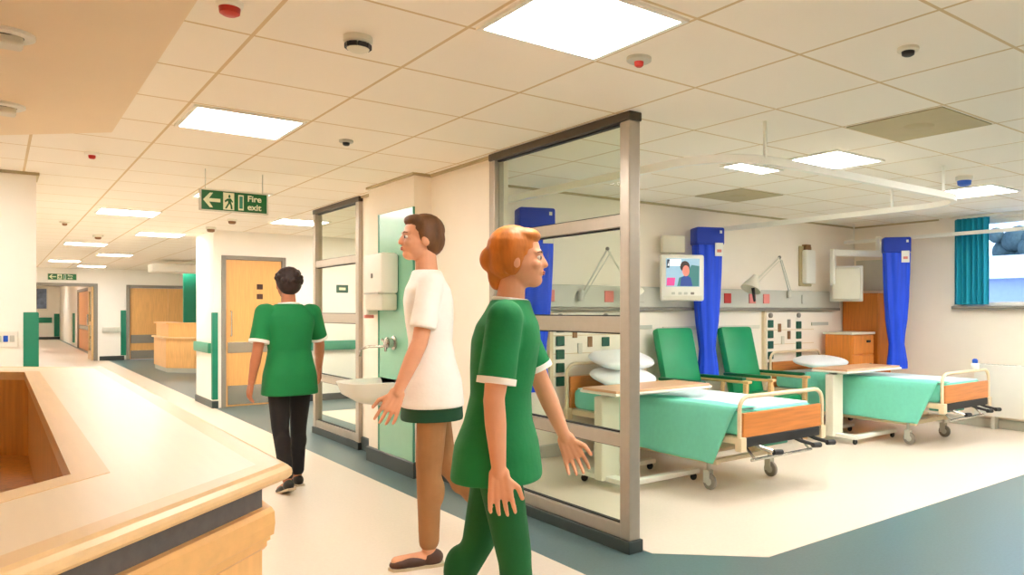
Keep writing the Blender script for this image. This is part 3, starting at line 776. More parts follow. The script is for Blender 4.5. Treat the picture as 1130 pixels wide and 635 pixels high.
pn = services_panel(7.0, 8.35, 'cream services panel with dark green outlets behind the bed near the window')
dup(pn, (3.95, YB, 0), None, 'cream services panel with dark green outlets seen through the tall glass screen')

# wall light above the trunking
t = thing('wall_lamp', 'frosted white box wall lamp above the trunking near the ward corner', 'wall lamp', (7.80, YB, 1.91))
bm = nb(); box(bm, -0.12, 0.12, -0.03, 0, -0.25, 0.25, 0.01); finish('back_plate', bm, M['vent'], t)
bm = nb(); box(bm, -0.09, 0.10, -0.11, -0.03, -0.22, 0.20, 0.02); soft('diffuser', bm, M['white'], t)
bm = nb(); box(bm, -0.05, 0.05, -0.07, 0.0, 0.2, 0.27, 0.008); finish('top_bracket', bm, M['brown'], t)

def exam_lamp(base, elbow, head, label, flip=1):
    t = thing('wall_lamp', label, 'examination lamp', base)
    b = Vector(base); e = Vector(elbow) - b; h = Vector(head) - b
    bm = nb(); lathe(bm, [(0, -0.05), (0.03, -0.05), (0.03, 0.03), (0.02, 0.05), (0, 0.05)]); soft('clamp', bm, M['palegrey'], t)
    bm = nb(); tube(bm, [(0, 0, 0), e], 0.009); tube(bm, [(0.03, -.01, 0), e + Vector((0.03, -.01, -0.03))], 0.005); finish('lower_arm', bm, M['palegrey'], t)
    bm = nb(); tube(bm, [e, h], 0.009); tube(bm, [e + Vector((0, -.01, -0.03)), h + Vector((0.03, -.01, -.02))], 0.005); finish('upper_arm', bm, M['offwhite'], t)
    bm = nb(); ball(bm, e, 0.02, seg=12); finish('elbow_joint', bm, M['grey'], t)
    mt = Matrix.Rotation(flip * 0.5, 4, 'Y')
    bm = nb(); lathe(bm, [(0.0, 0.1), (0.03, 0.1), (0.045, 0.06), (0.11, -0.06), (0.115, -0.08), (0.105, -0.075), (0.04, 0.05), (0.0, 0.06)], h, 24, mt); soft('lamp_shade', bm, M['offwhite'], t)
    bm = nb(); tube(bm, [h + Vector((0, 0, -.05)), h + Vector((0.03, 0, -.2))], [0.02, 0.014]); finish('handle', bm, M['black'], t)
exam_lamp((7.36, 5.66, 1.56), (7.12, 5.62, 1.985), (6.50, 5.50, 1.66), 'white jointed wall lamp with cone shade between the blue curtain and the box lamp')
exam_lamp((4.24, 5.66, 1.50), (4.52, 5.62, 1.95), (4.70, 5.5, 1.58), 'white jointed wall lamp seen through the tall glass screen', -1)

# television on its arm
def television(loc, rz, label, arm):
    t = thing('bedside_tv', label, 'television', loc, rz)
    bm = nb(); box(bm, -0.225, 0.225, -0.03, 0.05, -0.235, 0.235, 0.02); soft('casing', bm, M['white'], t)
    bm = nb(); box(bm, -0.18, 0.18, 0.05, 0.10, -0.15, 0.17, 0.02); soft('rear_cover', bm, M['offwhite'], t)
    bm = nb(); box(bm, -0.175, 0.175, -0.034, -0.03, -0.09, 0.195); s = finish('screen', bm, M['screen'], t)
    def blob(poly, m, nm):
        bm = nb(); a = [bm.verts.new((x, -0.0345, z)) for x, z in poly]; bm.faces.new(a); c = [bm.verts.new((x, -0.036, z)) for x, z in poly]; bm.faces.new(list(reversed(c)))
        n = len(poly)
        for i in range(n): bm.faces.new((a[i], a[(i + 1) % n], c[(i + 1) % n], c[i]))
        finish(nm, bm, M[m], s)
    el = lambda cx_, cz, rx, rz_: [(cx_ + rx * math.cos(2 * PI * k / 20), cz + rz_ * math.sin(2 * PI * k / 20)) for k in range(20)]
    blob([(-.16, .12), (-.02, .12), (-.02, .185), (-.14, .185)], 's_white', 'screen_picture')
    blob([(-.17, .1), (-.14, .1), (-.135, .185), (-.165, .185)], 's_dark', 'screen_picture')
    blob([(-.17, -.08), (-.09, -.08), (-.08, .0), (-.165, .0)], 's_pink', 'screen_picture')
    blob([(-.06, -.085), (.165, -.085), (.17, .12), (.09, .13), (.02, .02), (-.04, .0)], 's_teal', 'screen_picture')
    def blob2(poly, m):
        bm = nb(); a = [bm.verts.new((x, -0.0362, z)) for x, z in poly]; bm.faces.new(a); c = [bm.verts.new((x, -0.0375, z)) for x, z in poly]; bm.faces.new(list(reversed(c)))
        n = len(poly)
        for i in range(n): bm.faces.new((a[i], a[(i + 1) % n], c[(i + 1) % n], c[i]))
        finish('screen_picture', bm, M[m], s)
    blob2([(-.03, -.085), (.1, -.085), (.08, .0), (.03, .03), (-.02, .0)], 's_blue')
    blob2(el(.02, .115, .05, .055), 's_hair')
    bm = nb(); a = [bm.verts.new((x, -0.0378, z)) for x, z in el(.03, .07, .036, .055)]; bm.faces.new(a); c = [bm.verts.new((x, -0.039, z)) for x, z in el(.03, .07, .036, .055)]; bm.faces.new(list(reversed(c)))
    for i in range(20): bm.faces.new((a[i], a[(i + 1) % 20], c[(i + 1) % 20], c[i]))
    finish('screen_picture', bm, M['s_face'], s)
    for x in (-.1, -.03, .03, .1):
        bm = nb(); box(bm, x - .018, x + .018, -0.036, -0.03, -.17, -.145, .004); finish('button', bm, M['grey'] if x > .09 else M['palegrey'], t)
    bm = nb(); box(bm, -.2, .2, -0.034, -0.03, -.225, -.18, .002); finish('lower_bezel', bm, M['offwhite'], t)
    return t
tv = television((5.38, 5.48, 1.69), math.radians(-30), 'white bedside TV showing a person, on the wall beside the blue curtain', None)
bm = nb(); tube(bm, [(-.02, .10, 0.05), (-.05, .17, .12), (-.12, .12, .36)], .016); finish('mount_arm', bm, M['white'], tv)
bm = nb(); box(bm, -.19, .05, 0.06, .17, .26, .44, .015); soft('mount_box', bm, M['offwhite'], tv)

tv2 = thing('tv_arm', 'white bedside TV seen edge on, hanging from a jointed arm near the wardrobe', 'television arm', (8.62, 5.24, 2.25))
P0 = Vector((8.62, 5.24, 2.25))
q = lambda x, y, z: Vector((x, y, z)) - P0
bm = nb(); box(bm, -.03, .03, -.03, .03, -.20, .04, .008); finish('drop_post', bm, M['white'], tv2)
bm = nb(); a0, a1 = q(8.62, 5.24, 2.08), q(8.03, 5.50, 2.07)
d = (a1 - a0); mt = Matrix.Translation((a0 + a1) / 2) @ Matrix.Rotation(math.atan2(d.y, d.x), 4, 'Z')
box(bm, -d.length / 2 - .03, d.length / 2 + .03, -.035, .035, -.04, .04, .012, mt); soft('horizontal_arm', bm, M['white'], tv2)
bm = nb(); b0 = q(8.01, 5.50, 2.1); box(bm, b0.x - .03, b0.x + .03, b0.y - .03, b0.y + .03, b0.z - .42, b0.z + .02, .01); soft('vertical_arm', bm, M['white'], tv2)
mt = Matrix.Translation(q(8.18, 5.42, 1.69)) @ Matrix.Rotation(math.radians(35), 4, 'Z')
bm = nb(); box(bm, -.11, .06, -.17, .17, -.2, .2, .025, mt); soft('casing', bm, M['offwhite'], tv2)
bm = nb(); box(bm, .06, .10, -.2, .2, -.22, .23, .012, mt); soft('screen_frame', bm, M['white'], tv2)
bm = nb(); lathe(bm, [(0, 0), (.05, 0), (.055, .02), (0, .03)], (0, 0, 0), 18, mt @ Matrix.Translation((.12, -.1, -.0)) @ Matrix.Rotation(PI / 2, 4, 'Y')); finish('speaker', bm, M['black'], tv2)

bm = nb(); box(bm, XR - 0.02, XR, 5.15, 5.74, 1.62, 2.02, .004); tag(finish('wall_board', bm, M['palegrey']), 'plain pale grey board on the wall above the orange wardrobe', 'board')

# wardrobe and lockers
t = thing('wardrobe', 'tall orange wood wardrobe standing in the ward corner', 'wardrobe', (8.74, 5.49, 0))
bm = nb(); box(bm, -.14, .14, -.26, .26, 0.05, 1.58, .006); finish('carcass', bm, M['orange'], t)
bm = nb(); box(bm, -.155, -.14, -.255, .255, .08, 1.56, .004); dr = finish('door', bm, M['orange'], t)
bm = nb(); tube(bm, [(-.155, -.2, .85), (-.18, -.2, .85), (-.18, -.2, 1.0), (-.155, -.2, 1.0)], .006); finish('handle', bm, M['steel'], dr)
bm = nb(); box(bm, -.13, .13, -.24, .24, 0, .05); finish('plinth', bm, M['black'], t)
t = thing('bedside_locker', 'orange wood bedside locker with a pale top by the bed head', 'bedside locker', (8.30, 5.46, 0))
bm = nb(); box(bm, -.24, .24, -.19, .19, .08, 1.06, .006); finish('carcass', bm, wood('honey_locker_wood', (226, 138, 54), 2, .4, .1), t)
bm = nb(); box(bm, -.26, .26, -.21, .21, 1.06, 1.09, .008); finish('top', bm, M['offwhite'], t)
bm = nb(); box(bm, -.225, .225, -.205, -.19, .82, 1.045, .004); dw = finish('drawer', bm, MATS['honey_locker_wood'], t)
bm = nb(); box(bm, .06, .13, -.225, -.205, .96, .99, .004); finish('handle', bm, M['black'], dw)
bm = nb(); box(bm, -.225, .225, -.205, -.19, .11, .805, .004); dd = finish('door', bm, MATS['honey_locker_wood'], t)
bm = nb(); box(bm, .12, .15, -.225, -.205, .6, .7, .004); finish('handle', bm, M['black'], dd)
for x in (-.2, .2):
    for y in (-.15, .15):
        bm = nb(); lathe(bm, [(0, -.015), (.035, -.015), (.04, 0), (.035, .015), (0, .015)], (x, y, .04), 14, Matrix.Rotation(PI / 2, 4, 'X')); tube(bm, [(x, y, .04), (x, y, .085)], .01, 8); finish('castor', bm, M['black'], t)

# radiator
t = thing('radiator', 'wide white convector radiator under the ward window', 'radiator', (XR - .025, 2.9, 0))
bm = nb(); box(bm, -.14, -.02, -1.2, 1.2, .15, .74, .015); soft('casing', bm, M['white'], t)
for k in range(36):
    if k == 0: bm = nb()
    box(bm, -.125, -.035, -1.15 + k * .064, -1.11 + k * .064, .735, .745)
finish('top_grille', bm, M['palegrey'], t)
for y in (-1.0, 1.0):
    bm = nb(); box(bm, -.1, 0, y - .02, y + .02, 0, .16); finish('foot', bm, M['palegrey'], t)

# ---------------------------------------------------------------- curtain tracks and cubicle curtains
def arc(cx_, cy_, r, a0, a1, n=10): return [(cx_ + r * math.cos(a0 + (a1 - a0) * k / n), cy_ + r * math.sin(a0 + (a1 - a0) * k / n)) for k in range(n + 1)]
t = thing('ceiling_curtain_track', 'white curved curtain track hung from the ceiling around the bed by the glass screen', 'curtain track', (0, 0, 2.25))
path = [(3.17, 5.74)] + [(3.17, 3.4)] + arc(3.62, 3.32, .45, PI, 1.5 * PI)[0:] + [(5.6, 2.87)] + arc(5.68, 3.32, .45, -PI / 2, 0) + [(6.13, 5.74)]
bm = nb(); sweep(bm, path, [(-.022, -.026), (.022, -.026), (.022, .022), (-.022, .022)]); finish('track', bm, M['white'], t)
for x, y in ((3.5, 2.87), (5.62, 2.87), (6.13, 3.6)):
    bm = nb(); tube(bm, [(x, y, 0.01), (x, y, H - 2.25)], .011, 8); finish('drop_rod', bm, M['white'], t)
t = thing('ceiling_curtain_track', 'straight white curtain track running past the window curtain', 'curtain track', (0, 0, 2.25))
bm = nb(); sweep(bm, [(8.62, 5.74), (8.62, 1.0)], [(-.018, -.02), (.018, -.02), (.018, .02), (-.018, .02)]); finish('track', bm, M['white'], t)
for y in (5.6, 3.4, 1.4):
    bm = nb(); tube(bm, [(8.62, y, 0.01), (8.62, y, H - 2.25)], .008, 8); finish('drop_rod', bm, M['white'], t)

def cubicle_curtain(loc, rz, label, top=2.235, flare=1.0):
    t = thing('cubicle_curtain', label, 'curtain', loc, rz, 'bunched blue cubicle curtains')
    bm = nb(); rings = []
    for z, w, dpt, sh in ((.66, .112, .07, .01), (.74, .110, .07, .01), (.84, .096, .06, .01), (.95, .084, .055, .005), (1.08, .096, .065, 0), (1.25, .118, .08, 0), (1.5, .135, .09, 0), (1.8, .148, .10, 0), (2.05, .155, .105, 0)):
        ring = []
        n = 64
        for k in range(n):
            a = 2 * PI * k / n
            lob = 1 + .07 * math.sin(9 * a + z * 2) + .04 * math.sin(5 * a + 1)
            c, s = math.cos(a), math.sin(a)
            ring.append((sh + w * lob * math.copysign(abs(c) ** .8, c), dpt * lob * math.copysign(abs(s) ** .8, s), z))
        rings.append(ring)
    loft(bm, rings); soft('drape', bm, M['blue'], t, 60)
    bm = nb(); box(bm, -.158, .158, -.108, .108, 2.05, top, .02); soft('heading', bm, M['bluetop'], t)
    bm = nb(); box(bm, .045, .135, -.117, -.106, 1.93, 2.07, .002); lb = finish('label_tag', bm, M['white'], t); lb['label'] = 'white printed label'
    bm = nb(); box(bm, .065, .115, -.119, -.117, 1.97, 2.0); finish('label_print', bm, M['pink'], lb)
    bm = nb(); box(bm, .10, .125, -.112, -.106, 2.17, 2.2); finish('stud', bm, M['white'], t)
    return t
c0 = cubicle_curtain((5.83, 5.56, 0), math.radians(-25), 'bunched royal blue cubicle curtain between the TV and the wall lamp')
dup(c0, (8.37, 4.86, 0), math.radians(-52), 'bunched royal blue cubicle curtain beside the orange wardrobe')
dup(c0, (3.58, 5.45, 0), math.radians(-20), 'bunched royal blue cubicle curtain seen through the upper pane of the tall glass screen')

# ---------------------------------------------------------------- hospital beds
def castor(bm_unused, t, x, y, m_wheel='black'):
    bm = nb(); tube(bm, [(x, y, .22), (x, y, .13)], .014, 8); box(bm, x - .022, x + .022, y - .022, y + .022, .11, .15, .004)
    for s in (-1, 1): box(bm, x + s * .022 - .004, x + s * .022 + .004, y - .03, y + .03, .05, .15, .002)
    f = finish('castor', bm, M['palegrey'], t)
    bm = nb(); lathe(bm, [(0, -.016), (.05, -.016), (.062, -.01), (.062, .01), (.05, .016), (0, .016)], (x, y - .015, .062), 20, Matrix.Rotation(PI / 2, 4, 'Y')); soft('wheel', bm, M[m_wheel], f)
    bm = nb(); lathe(bm, [(0, -.018), (.03, -.018), (.03, .018), (0, .018)], (x, y - .015, .062), 16, Matrix.Rotation(PI / 2, 4, 'Y')); finish('hub', bm, M['palegrey'], f)
def hospital_bed(loc, label):
    t = thing('hospital_bed', label, 'hospital bed', loc, 0, 'hospital beds with wooden footboards')
    L = 2.08
    # wheeled chassis
    bm = nb()
    for x in (-.32, .32): box(bm, x - .025, x + .025, .35, 1.85, .19, .235, .005)
    for y in (.40, 1.1, 1.80): box(bm, -.34, .34, y - .02, y + .02, .195, .23, .004)
    box(bm, -.28, .28, .55, 1.6, .235, .26, .004)
    finish('chassis', bm, M['cream'], t)
    bm = nb()
    for x in (-.3, .3):
        tube(bm, [(x, .55, .22), (x, .95, .40)], .018, 8); tube(bm, [(x, 1.65, .22), (x, 1.25, .40)], .018, 8)
    finish('lift_linkage', bm, M['cream'], t)
    bm = nb(); box(bm, -.12, .12, .8, 1.35, .24, .36, .02); finish('motor_housing', bm, M['brown'], t)
    for x in (-.36, .36):
        for y in (.42, 1.78): castor(None, t, x, y, 'grey')
    # deck
    bm = nb()
    for x in (-.43, .43): box(bm, x - .02, x + .02, .02, L, .40, .45, .004)
    for y in (.1, .55, 1.0, 1.5, 2.0): box(bm, -.43, .43, y - .025, y + .025, .40, .43, .003)
    finish('deck_frame', bm, M['cream'], t)
    bm = nb(); box(bm, -.42, .42, .05, L - .05, .43, .455, .004); finish('deck_panel', bm, M['offwhite'], t)
    bm = nb(); box(bm, -.44, .44, .045, L - .03, .455, .64, .045); soft('mattress', bm, M['teal'], t); bm = nb(); box(bm, -.41, .41, .075, L - .06, .632, .646, .006); soft('top_sheet', bm, M['sheet'], t)['label'] = 'pale blue white sheet'
    for nm, y, up in (('footboard', 0.0, 0.0), ('headboard', L, .12)):
        bm = nb(); box(bm, -.455, .455, y - .014, y + .014, .455, .63 + up, .006); bd = finish(nm, bm, M['cherry'], t)
        z1 = .745 + up
        pts = [(-.485, y, .37), (-.485, y, z1 - .09)] + [(-.485 + .09 - .09 * math.cos(a), y, z1 - .09 + .09 * math.sin(a)) for a in (.4, .8, 1.2, PI / 2)] \
            + [(.485 - .09 + .09 * math.sin(a), y, z1 - .09 + .09 * math.cos(a)) for a in (0, .4, .8, 1.2)] + [(.485, y, z1 - .09), (.485, y, .37)]
        bm = nb(); tube(bm, pts, .016, 10); soft('hoop_rail', bm, M['cream'], bd)
        for x in (-.47, .47):
            bm = nb(); box(bm, x - .03, x + .03, y - .03, y + .03, .36, .46, .006); finish('corner_bracket', bm, M['cream'], bd)
    bm = nb(); box(bm, -.43, .43, -.02, .06, .385, .455, .006); finish('crossbeam', bm, M['black'], t)
    # foot pedals
    for x, m in ((.16, 'black'), (.34, 'black'), (-.30, 'steel')):
        bm = nb(); tube(bm, [(x, .05, .40), (x + .02, -.03, .37), (x + .07, -.12, .345)], [.017, .015, .013], 8); pd = finish('crank', bm, M[m], t)
        bm = nb(); tube(bm, [(x + .05, -.115, .345), (x + .13, -.125, .34)], .02, 10); finish('crank_handle', bm, M['black'], pd)
    bm = nb(); tube(bm, [(-.38, -.02, .29), (.32, -.02, .29)], .012, 8)
    for x in (-.34, .30): tube(bm, [(x, -.02, .29), (x, .1, .40)], .01, 8)
    finish('brake_bar', bm, M['steel'], t)
    bm = nb(); box(bm, -.10, .22, .12, .34, .33, .39, .01); finish('pump_cover', bm, M['greenrail'], t)
    return t
BEDS = [((4.535, 3.55, 0), 'by the tall glass screen'), ((7.51, 3.6, 0), 'near the window')]
b1 = hospital_bed(BEDS[0][0], 'wheeled hospital bed with cherry footboard beside the tall glass screen')
dup(b1, BEDS[1][0], None, 'wheeled hospital bed with cherry footboard nearest the window wall')

def blanket(loc, label, seed):
    """teal cover lying over one side of the mattress and hanging down that side"""
    random.seed(seed)
    bm = nb(); NU, NV = 44, 26
    top, bot = [], []
    ph = random.random() * 6
    grid = []
    for i in range(NU + 1):
        u = i / NU
        row = []
        for j in range(NV + 1):
            v = j / NV                         # 0 = inner edge on the top, 1 = hem
            y_in = .05 + u * 1.55; y_hem = .25 + u * 1.40
            s = v * .72
            if s < .22:
                x, z = -.235 - s, .656
                y = y_in
            else:
                k = (s - .22)
                x, z = -.458 - .018 * min(1, k / .05), .656 - k * .84
                bend = min(1, k / .05); z += .01 * (1 - bend)
                f = k / .5
                y = y_in * (1 - f) + y_hem * f
                x += -.010 * f * math.sin(y * 9 + ph) - .006 * f * math.sin(y * 23 + ph) - .02 * f
                z += .02 * f * u - .0 * f
            row.append((x, y, z + (.003 * math.sin(y * 14 + ph) if s < .22 else 0)))
        grid.append(row)
    th = .007
    A = [[bm.verts.new(p) for p in r] for r in grid]
    B = [[bm.verts.new((p[0] + (th if j / NV * .72 >= .22 else 0), p[1], p[2] - (th if j / NV * .72 < .22 else 0))) for j, p in enumerate(r)] for r in grid]
    for i in range(NU):
        for j in range(NV):
            bm.faces.new((A[i][j], A[i + 1][j], A[i + 1][j + 1], A[i][j + 1])); bm.faces.new((B[i][j], B[i][j + 1], B[i + 1][j + 1], B[i + 1][j]))
    for i in range(NU):
        bm.faces.new((A[i][0], B[i][0], B[i + 1][0], A[i + 1][0])); bm.faces.new((A[i][NV], A[i + 1][NV], B[i + 1][NV], B[i][NV]))
    for j in range(NV):
        bm.faces.new((A[0][j], A[0][j + 1], B[0][j + 1], B[0][j])); bm.faces.new((A[NU][j], B[NU][j], B[NU][j + 1], A[NU][j + 1]))
    o = finish('blanket', bm, M['teal'], None, True); o.location = loc
    tag(o, label, 'blanket', 'teal blankets on the ward beds')
blanket(BEDS[0][0], 'teal blanket draped over the side of the bed beside the glass screen', 3)
blanket(BEDS[1][0], 'teal blanket draped over the side of the bed near the window', 5)

def pillow(loc, label, sx=.32, sy=.21, sz=.065, rx=0.25):
    bm = nb(); ball(bm, (0, 0, 0), 1.0, seg=28)
    for v in bm.verts:
        c = v.co
        e = (1 - min(1, abs(c.x)) ** 6) * (1 - min(1, abs(c.y)) ** 6)
        x = math.copysign(abs(c.x) ** .6, c.x); y = math.copysign(abs(c.y) ** .6, c.y)
        v.co = Vector((x * sx, y * sy, c.z * sz * (.75 + .25 * e)))
    bmesh.ops.rotate(bm, verts=bm.verts[:], matrix=Matrix.Rotation(rx, 3, 'X'))
    o = finish('pillow', bm, M['pillow'], None, True); o.location = loc
    tag(o, label, 'pillow', 'white pillows on the ward beds')
pillow((4.50, 5.36, .745), 'plump white pillow at the head of the bed beside the glass screen')
pillow((4.53, 5.42, .90), 'second white pillow stacked on the bed beside the glass screen')
pillow((7.48, 5.30, .76), 'plump white pillow at the head of the bed near the window', .38, .21, .06, .12)

# bedside tray on the bed near window: blue round item on the footrail
t = thing('hand_gel_bottle', 'small blue topped gel bottle on the footrail of the bed near the window', 'bottle', (7.70, 3.6, .762))
bm = nb(); lathe(bm, [(0, 0), (.035, 0), (.038, .01), (.038, .05), (.02, .065), (0, .065)]); soft('body', bm, M['white'], t)
bm = nb(); lathe(bm, [(0, .0), (.026, .0), (.028, .03), (.015, .045), (0, .045)], (0, 0, .06)); soft('cap', bm, M['bluedet'], t)

# overbed tables
def overbed(loc, label, w=1.0, d=.42, z=.75, col_x=-.42, colw=.09):
    t = thing('overbed_table', label, 'overbed table', loc, 0, 'wheeled overbed tables')
    bm = nb(); box(bm, -w / 2, w / 2, -d / 2, d / 2, z - .012, z + .008, .004); finish('top', bm, M['cherry'] if False else mat('peach_table_laminate', (220, 172, 134), .35, var=.04), t)
    bm = nb(); box(bm, -w / 2 - .015, w / 2 + .015, -d / 2 - .015, d / 2 + .015, z - .032, z - .012, .008); finish('edge_tray', bm, M['white'], t)
    bm = nb(); box(bm, col_x - colw, col_x + colw, -.05, .05, .06, z - .05, .012); finish('column', bm, M['offwhite'], t)
    bm = nb(); box(bm, col_x - .02, .2, -.05, .05, z - .062, z - .032, .004); finish('bearer', bm, M['palegrey'], t)
    bm = nb()
    for y in (-.26, .26): box(bm, -w / 2 + .02, w / 2 - .2, y - .035, y + .035, .055, .095, .008)
    box(bm, col_x - .05, col_x + .05, -.26, .26, .055, .095, .008)
    finish('base_frame', bm, M['white'], t)
    for x in (-w / 2 + .06, w / 2 - .24):
        for y in (-.26, .26):
            bm = nb(); lathe(bm, [(0, -.012), (.026, -.012), (.03, 0), (.026, .012), (0, .012)], (x, y, .03), 14, Matrix.Rotation(PI / 2, 4, 'X')); finish('castor', bm, M['black'], t)
    return t
ob = overbed((7.14, 4.60, 0), 'overbed table with white column standing over the bed near the window')
dup(ob, (4.05, 4.52, 0), None, 'overbed table with peach top over the bed beside the glass screen')

# patient armchairs
def armchair(loc, rz, label):
    t = thing('patient_armchair', label, 'armchair', loc, rz, 'green high back armchairs')
    bm = nb()
    mt = Matrix.Translation((0, .16, .44)) @ Matrix.Rotation(math.radians(-14), 4, 'X')
    box(bm, -.262, .262, -.05, .05, -.04, .76, .04, mt); soft('backrest', bm, M['vinylgreen'], t)
    bm = nb(); box(bm, -.26, .26, -.38, .16, .36, .48, .04); soft('seat', bm, M['vinylgreen'], t)
    for s in (-1, 1):
        bm = nb(); box(bm, s * .295 - .022, s * .295 + .022, -.40, -.355, 0, .64, .006); finish('leg', bm, M['armwood'], t)
        bm = nb(); tube(bm, [(s * .295, .30, 0), (s * .295, .24, .66)], .024, 8); finish('leg', bm, M['armwood'], t)
        bm = nb(); box(bm, s * .295 - .035, s * .295 + .035, -.43, .27, .64, .668, .008); ar = finish('armrest', bm, M['armwood'], t)
        bm = nb(); box(bm, s * .295 - .034, s * .295 + .034, -.36, .22, .668, .70, .012); soft('arm_pad', bm, M['vinyldark'], ar)
        bm = nb(); box(bm, s * .29 - .014, s * .29 + .014, -.38, .27, .27, .33, .004); finish('side_rail', bm, M['armwood'], t)
    bm = nb(); box(bm, -.29, .29, -.385, -.36, .28, .35, .004); finish('front_rail', bm, M['armwood'], t)
    return t
ac = armchair((5.37, 5.26, 0), math.radians(2), 'green high back armchair between the pillows and the blue curtain')
dup(ac, (6.30, 5.25, 0), math.radians(2), 'green high back armchair between the blue curtain and the services panel')

# ================================================================== PEOPLE
def person(loc, heading, label, height, legs, arms, skin, hair_fn, torso_m, legs_m, shoe_m, sole_m, lean=0.06, trim=None, head_turn=0.0, hem=.46, extra=None, stout=1.0):
    """local +Y is forward.  legs / arms = ((thigh angle, knee flex), ...) / ((shoulder angle, elbow flex, outward), ...) for -X then +X"""
    h = height
    t = thing('person', label, 'person', loc, math.atan2(heading[1], heading[0]) - PI / 2)
    V = Vector
    th, sh, fh = .245 * h, .246 * h, .043 * h
    dirv = lambda a, o=0.0: V((math.sin(o), math.sin(a) * math.cos(o), -math.cos(a) * math.cos(o)))
    # legs
    J = []
    for s, (a, k) in zip((-1, 1), legs):
        kn = dirv(a) * th; an = kn + dirv(a - k) * sh
        J.append([kn, an, a - k])
    hipz = max(-j[1].z for j in J) + fh
    hips = [V((s * .052 * h, 0, hipz)) for s in (-1, 1)]
    pel = V((0, 0, hipz + .02 * h))
    up = V((0, math.sin(lean), math.cos(lean)))
    at = lambda d: pel + up * d * h
    neck = at(.305); sho = at(.285); chest = at(.21); waist = at(.09)
    S = stout
    bm = nb()
    # trunk under the clothes
    for d, rx, ry in ((-.01, .082, .062), (.04, .080, .058), (.09, .070, .052), (.15, .078, .058), (.21, .088, .062), (.25, .085, .052)):
        ball(bm, at(d), (rx * h * S * .93, ry * h * S * .93, .05 * h))
    limb(bm, at(.275), at(.345), .034 * h, .029 * h)
    # head
    hc = at(.345) + V((0, .014 * h, .046 * h))
    R = Matrix.Rotation(head_turn, 4, 'Z')
    hp = lambda x, y, z: hc + R @ V((x * h, y * h, z * h))
    ball(bm, hp(0, -.006, .018), (.044 * h, .055 * h, .052 * h), (0, 0, head_turn))
    ball(bm, hp(0, .012, -.012), (.038 * h, .044 * h, .052 * h), (0, 0, head_turn))
    ball(bm, hp(0, .033, -.046), (.022 * h, .020 * h, .017 * h), (0, 0, head_turn))
    ball(bm, hp(0, .040, .014), (.030 * h, .014 * h, .010 * h), (0, 0, head_turn))
    limb(bm, hp(0, .051, .008), hp(0, .0595, -.012), .0045 * h, .0072 * h, 10)
    ball(bm, hp(0, .049, -.0295), (.015 * h, .009 * h, .0075 * h), (0, 0, head_turn))
    for s in (-1, 1):
        ball(bm, hp(s * .022, .040, -.013), (.014 * h, .013 * h, .012 * h), (0, 0, head_turn))
        ball(bm, hp(s * .045, -.004, -.006), (.006 * h, .013 * h, .019 * h), (0, 0, head_turn))
    # legs of the body
    for hp_, (kn, an, an_ang) in zip(hips, J):
        k3, a3 = hp_ + kn, hp_ + an
        limb(bm, hp_, k3, .040 * h, .030 * h); limb(bm, k3, a3, .029 * h, .019 * h)
        ball(bm, k3.lerp(a3, .3) + V((0, -.008 * h, 0)), (.030 * h, .032 * h, .06 * h))
        f = V((0, math.cos(an_ang * .9), math.sin(an_ang * .9)))
        limb(bm, a3 + V((0, 0, -.015 * h)), a3 + f * .09 * h + V((0, 0, -.02 * h)), .019 * h, .016 * h)
    # arms and hands
    ARM = []
    for s, (a, e, o) in zip((-1, 1), arms):
        s0 = sho + V((s * .097 * h * S, 0, -.024 * h))
        el = s0 + dirv(a, s * o) * (.172 * h); d2 = dirv(a + e, s * o * .6); wr = el + d2 * (.150 * h)
        limb(bm, s0, el, .029 * h * S, .022 * h); limb(bm, el, el.lerp(wr, .35), .0225 * h, .0225 * h); limb(bm, el.lerp(wr, .35), wr, .0225 * h, .0145 * h)
        ARM.append((s0, el, wr, d2))
        # palm faces the thigh: width axis is forward (perpendicular to the forearm in the walking plane)
        wd = d2.cross(V((1, 0, 0))).normalized()
        if wd.y < 0: wd = -wd
        nrm = V((-s, 0, 0))
        nrm = (nrm - d2 * nrm.dot(d2)).normalized()
        for q in (-.5, -.17, .17, .5):
            limb(bm, wr + wd * q * .026 * h, wr + d2 * .05 * h + wd * q * .040 * h, .0085 * h, .0075 * h, 10)
        for q, L in ((1.5, .040), (.5, .045), (-.5, .042), (-1.5, .034)):
            b0 = wr + d2 * .052 * h + wd * q * .0145 * h
            f1 = (d2 + nrm * .30 + wd * q * .09).normalized(); f2 = (d2 + nrm * .75 + wd * q * .07).normalized(); f3 = (d2 + nrm * 1.3).normalized()
            b1_ = b0 + f1 * L * .48 * h; b2_ = b1_ + f2 * L * .34 * h; b3_ = b2_ + f3 * L * .24 * h
            limb(bm, b0, b1_, .0056 * h, .0052 * h, 10); limb(bm, b1_, b2_, .0052 * h, .0048 * h, 10); limb(bm, b2_, b3_, .0048 * h, .0042 * h, 10)
        tb = wr + d2 * .018 * h + wd * .018 * h
        t1 = tb + (d2 * .7 + wd * .75 + nrm * .3).normalized() * .026 * h; t2 = t1 + (d2 + wd * .25 + nrm * .35).normalized() * .026 * h
        limb(bm, tb, t1, .0075 * h, .0062 * h, 10); limb(bm, t1, t2, .0062 * h, .0052 * h, 10)
    body = organic('body', bm, M[skin], t, voxel=.0045, smooth=5)
